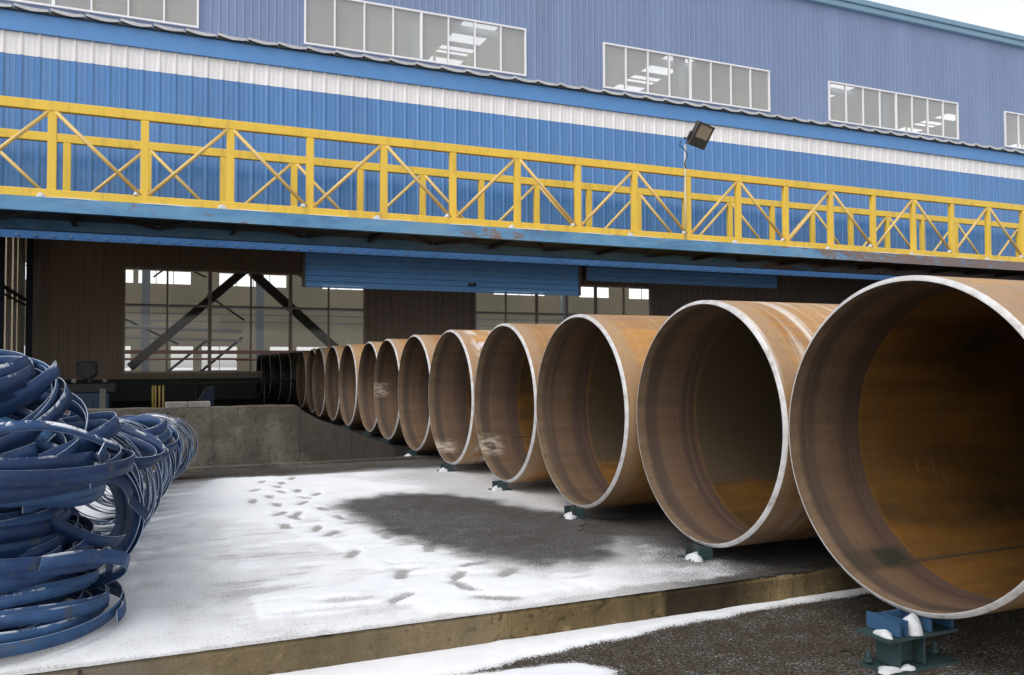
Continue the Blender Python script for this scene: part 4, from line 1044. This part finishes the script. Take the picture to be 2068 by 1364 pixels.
# raised door panels under the lintel
def door(x0, x1, z0, z1, y, nm):
    o = thing('roller_door', ((x0+x1)/2, y, z0), nm, 'roller door', 'raised blue doors under the facade')
    mb = MB(); n_ = max(3, int((z1-z0)/.11)); P = []
    for i in range(n_):
        za = z0+(z1-z0)*i/n_; h = (z1-z0)/n_
        P += [(0, za), (0, za+h*.62), (-.018, za+h*.72), (-.018, za+h*.92)]
    P.append((0, z1))
    for x in (x0, x1):
        for d, z in P: mb.v.append((x, y+d, z))
    q = len(P)
    for i in range(q-1): mb.f.append((i, q+i, q+i+1, i+1)); mb.m.append(0)
    mb.build('door_leaf', MT['door'], o)
    m_ = MB(); m_.box(x0-.03, x1+.03, y+.002, y+.08, z0-.045, z0-.002); m_.build('bottom_bar', MT['door'], o)
    m_ = MB(); m_.box(x0-.05, x0-.002, y-.03, y+.09, z0-.04, 2.9); m_.box(x1+.002, x1+.05, y-.03, y+.09, z0-.04, 2.9); m_.build('side_bracket', MT['brace'], o)
    if nm.startswith('wide'):
        mm = (x0+x1)/2+.45; h = MB(); h.tube((mm, y-.02, z0+.13), (mm, y-.035, z0+.13), .045, 14); h.tube((mm+.12, y-.02, z0+.13), (mm+.12, y-.035, z0+.13), .045, 14); h.tube((mm, y-.04, z0+.13), (mm+.12, y-.04, z0+.13), .014, 8)
        h.build('handle', MT['black'], o, smooth=True)
door(3.07, 9.72, 1.735, 2.6, 18.22, 'wide blue ribbed door panel hanging low under the facade at the centre')
door(10.05, 16.1, 2.14, 2.6, 18.42, 'shaded blue door panel raised higher, right of the low hanging one')

# ---------------------------------------------------------------- things beyond the low wall
HB = H/1.55; CL0 = set(bpy.data.objects)
def motor():
    o = thing('drive_motor', (-.92, 13, HB), 'dark motor with round knobs on a blue cabinet behind the low wall', 'machine')
    MB().box(-1.5, -.50, 12.9, 13.6, HB, -.36).build('cabinet', MT['bluebox'], o, bevel=.01)
    r = MB()
    for k in range(9): r.box(-1.45+.1*k, -1.41+.1*k, 12.88, 12.9, HB+.1, -.42)
    r.build('cabinet_rib', MT['bluebox'], o)
    MB().box(-1.55, -.42, 12.85, 13.5, -.36, -.24).build('bed', MT['black'], o, bevel=.01)
    m = MB(); m.tube((-.79, 12.95, -.06), (-.79, 13.4, -.06), .125, 20); m.box(-.92, -.67, 13.0, 13.35, -.14, .07); m.build('motor_body', MT['black'], o, bevel=.02)
    for x in (-.93, -.74, -.55):
        MB().tube((x, 12.80, -.20), (x, 12.86, -.20), .032 if x != -.74 else .025, 14).build('knob', MT['block'] if x != -.74 else MT['brace'], o, smooth=True)
motor()
o = MB().box(-.60, -.52, 12.5, 12.58, HB, -.30).build('marker_post', MT['block'], bevel=.008, loc=(-.56, 12.54, HB)); tag(o, 'short pale concrete post right of the blue cabinet behind the low wall', 'post')
def barrier():
    o = thing('safety_barrier', (.15, 14, HB), 'dark yellow barred barrier with a long thin rail behind the low wall', 'barrier')
    for x in (.06, .10, .155, .21):
        MB().tube((x, 14, HB), (x, 14, -.30), .015, 8).build('bar', MT['rail'], o, smooth=True)
    m = MB(); m.tube((.05, 14, -.29), (2.2, 14, -.25), .012, 8); m.tube((.68, 14, HB), (.68, 14, -.28), .012, 8); m.tube((1.72, 14, HB), (1.72, 14, -.26), .014, 8); m.build('rail', MT['brace'], o, smooth=True)
barrier()
o = MB().add([(.74, 15, -.66), (1.02, 15, -.66), (1.02, 15, -.36), (.90, 15, -.38), (.74, 15.5, -.66), (1.02, 15.5, -.66), (1.02, 15.5, -.36), (.90, 15.5, -.38),
              (.74, 15, HB), (1.02, 15, HB), (1.02, 15.5, HB), (.74, 15.5, HB)],
             [(0, 1, 2, 3), (7, 6, 5, 4), (3, 2, 6, 7), (1, 5, 6, 2), (4, 0, 3, 7), (8, 9, 1, 0), (9, 10, 5, 1), (10, 11, 4, 5), (11, 8, 0, 4)]).build('machine_guard', MT['bluebox'], loc=(.9, 15.2, HB))
tag(o, 'small dark blue slanted machine guard behind the pale blocks', 'machine guard')
for o in [o for o in bpy.data.objects if o not in CL0 and o.parent is None]:
    o.location = Vector(o.location)*1.55; o.scale = (1.55, 1.55, 1.55)
for i, (a, b, l_) in enumerate([(.17, .40, 'left of the two pale concrete blocks lying on the low wall'), (.405, .635, 'right of the two pale concrete blocks lying on the low wall')]):
    o = MB().box(a, b, 9.9, 10.1, -.461, -.40).build('concrete_block', MT['block'], bevel=.006, loc=((a+b)/2, 10.0, -.461)); tag(o, l_, 'block', 'pale blocks on the low wall')
# slab face joint near the left
o = MB().box(-.232, -.222, KY-.014, KY+.02, L, H-.01).build('slab_joint', MT['black']); struct(o)
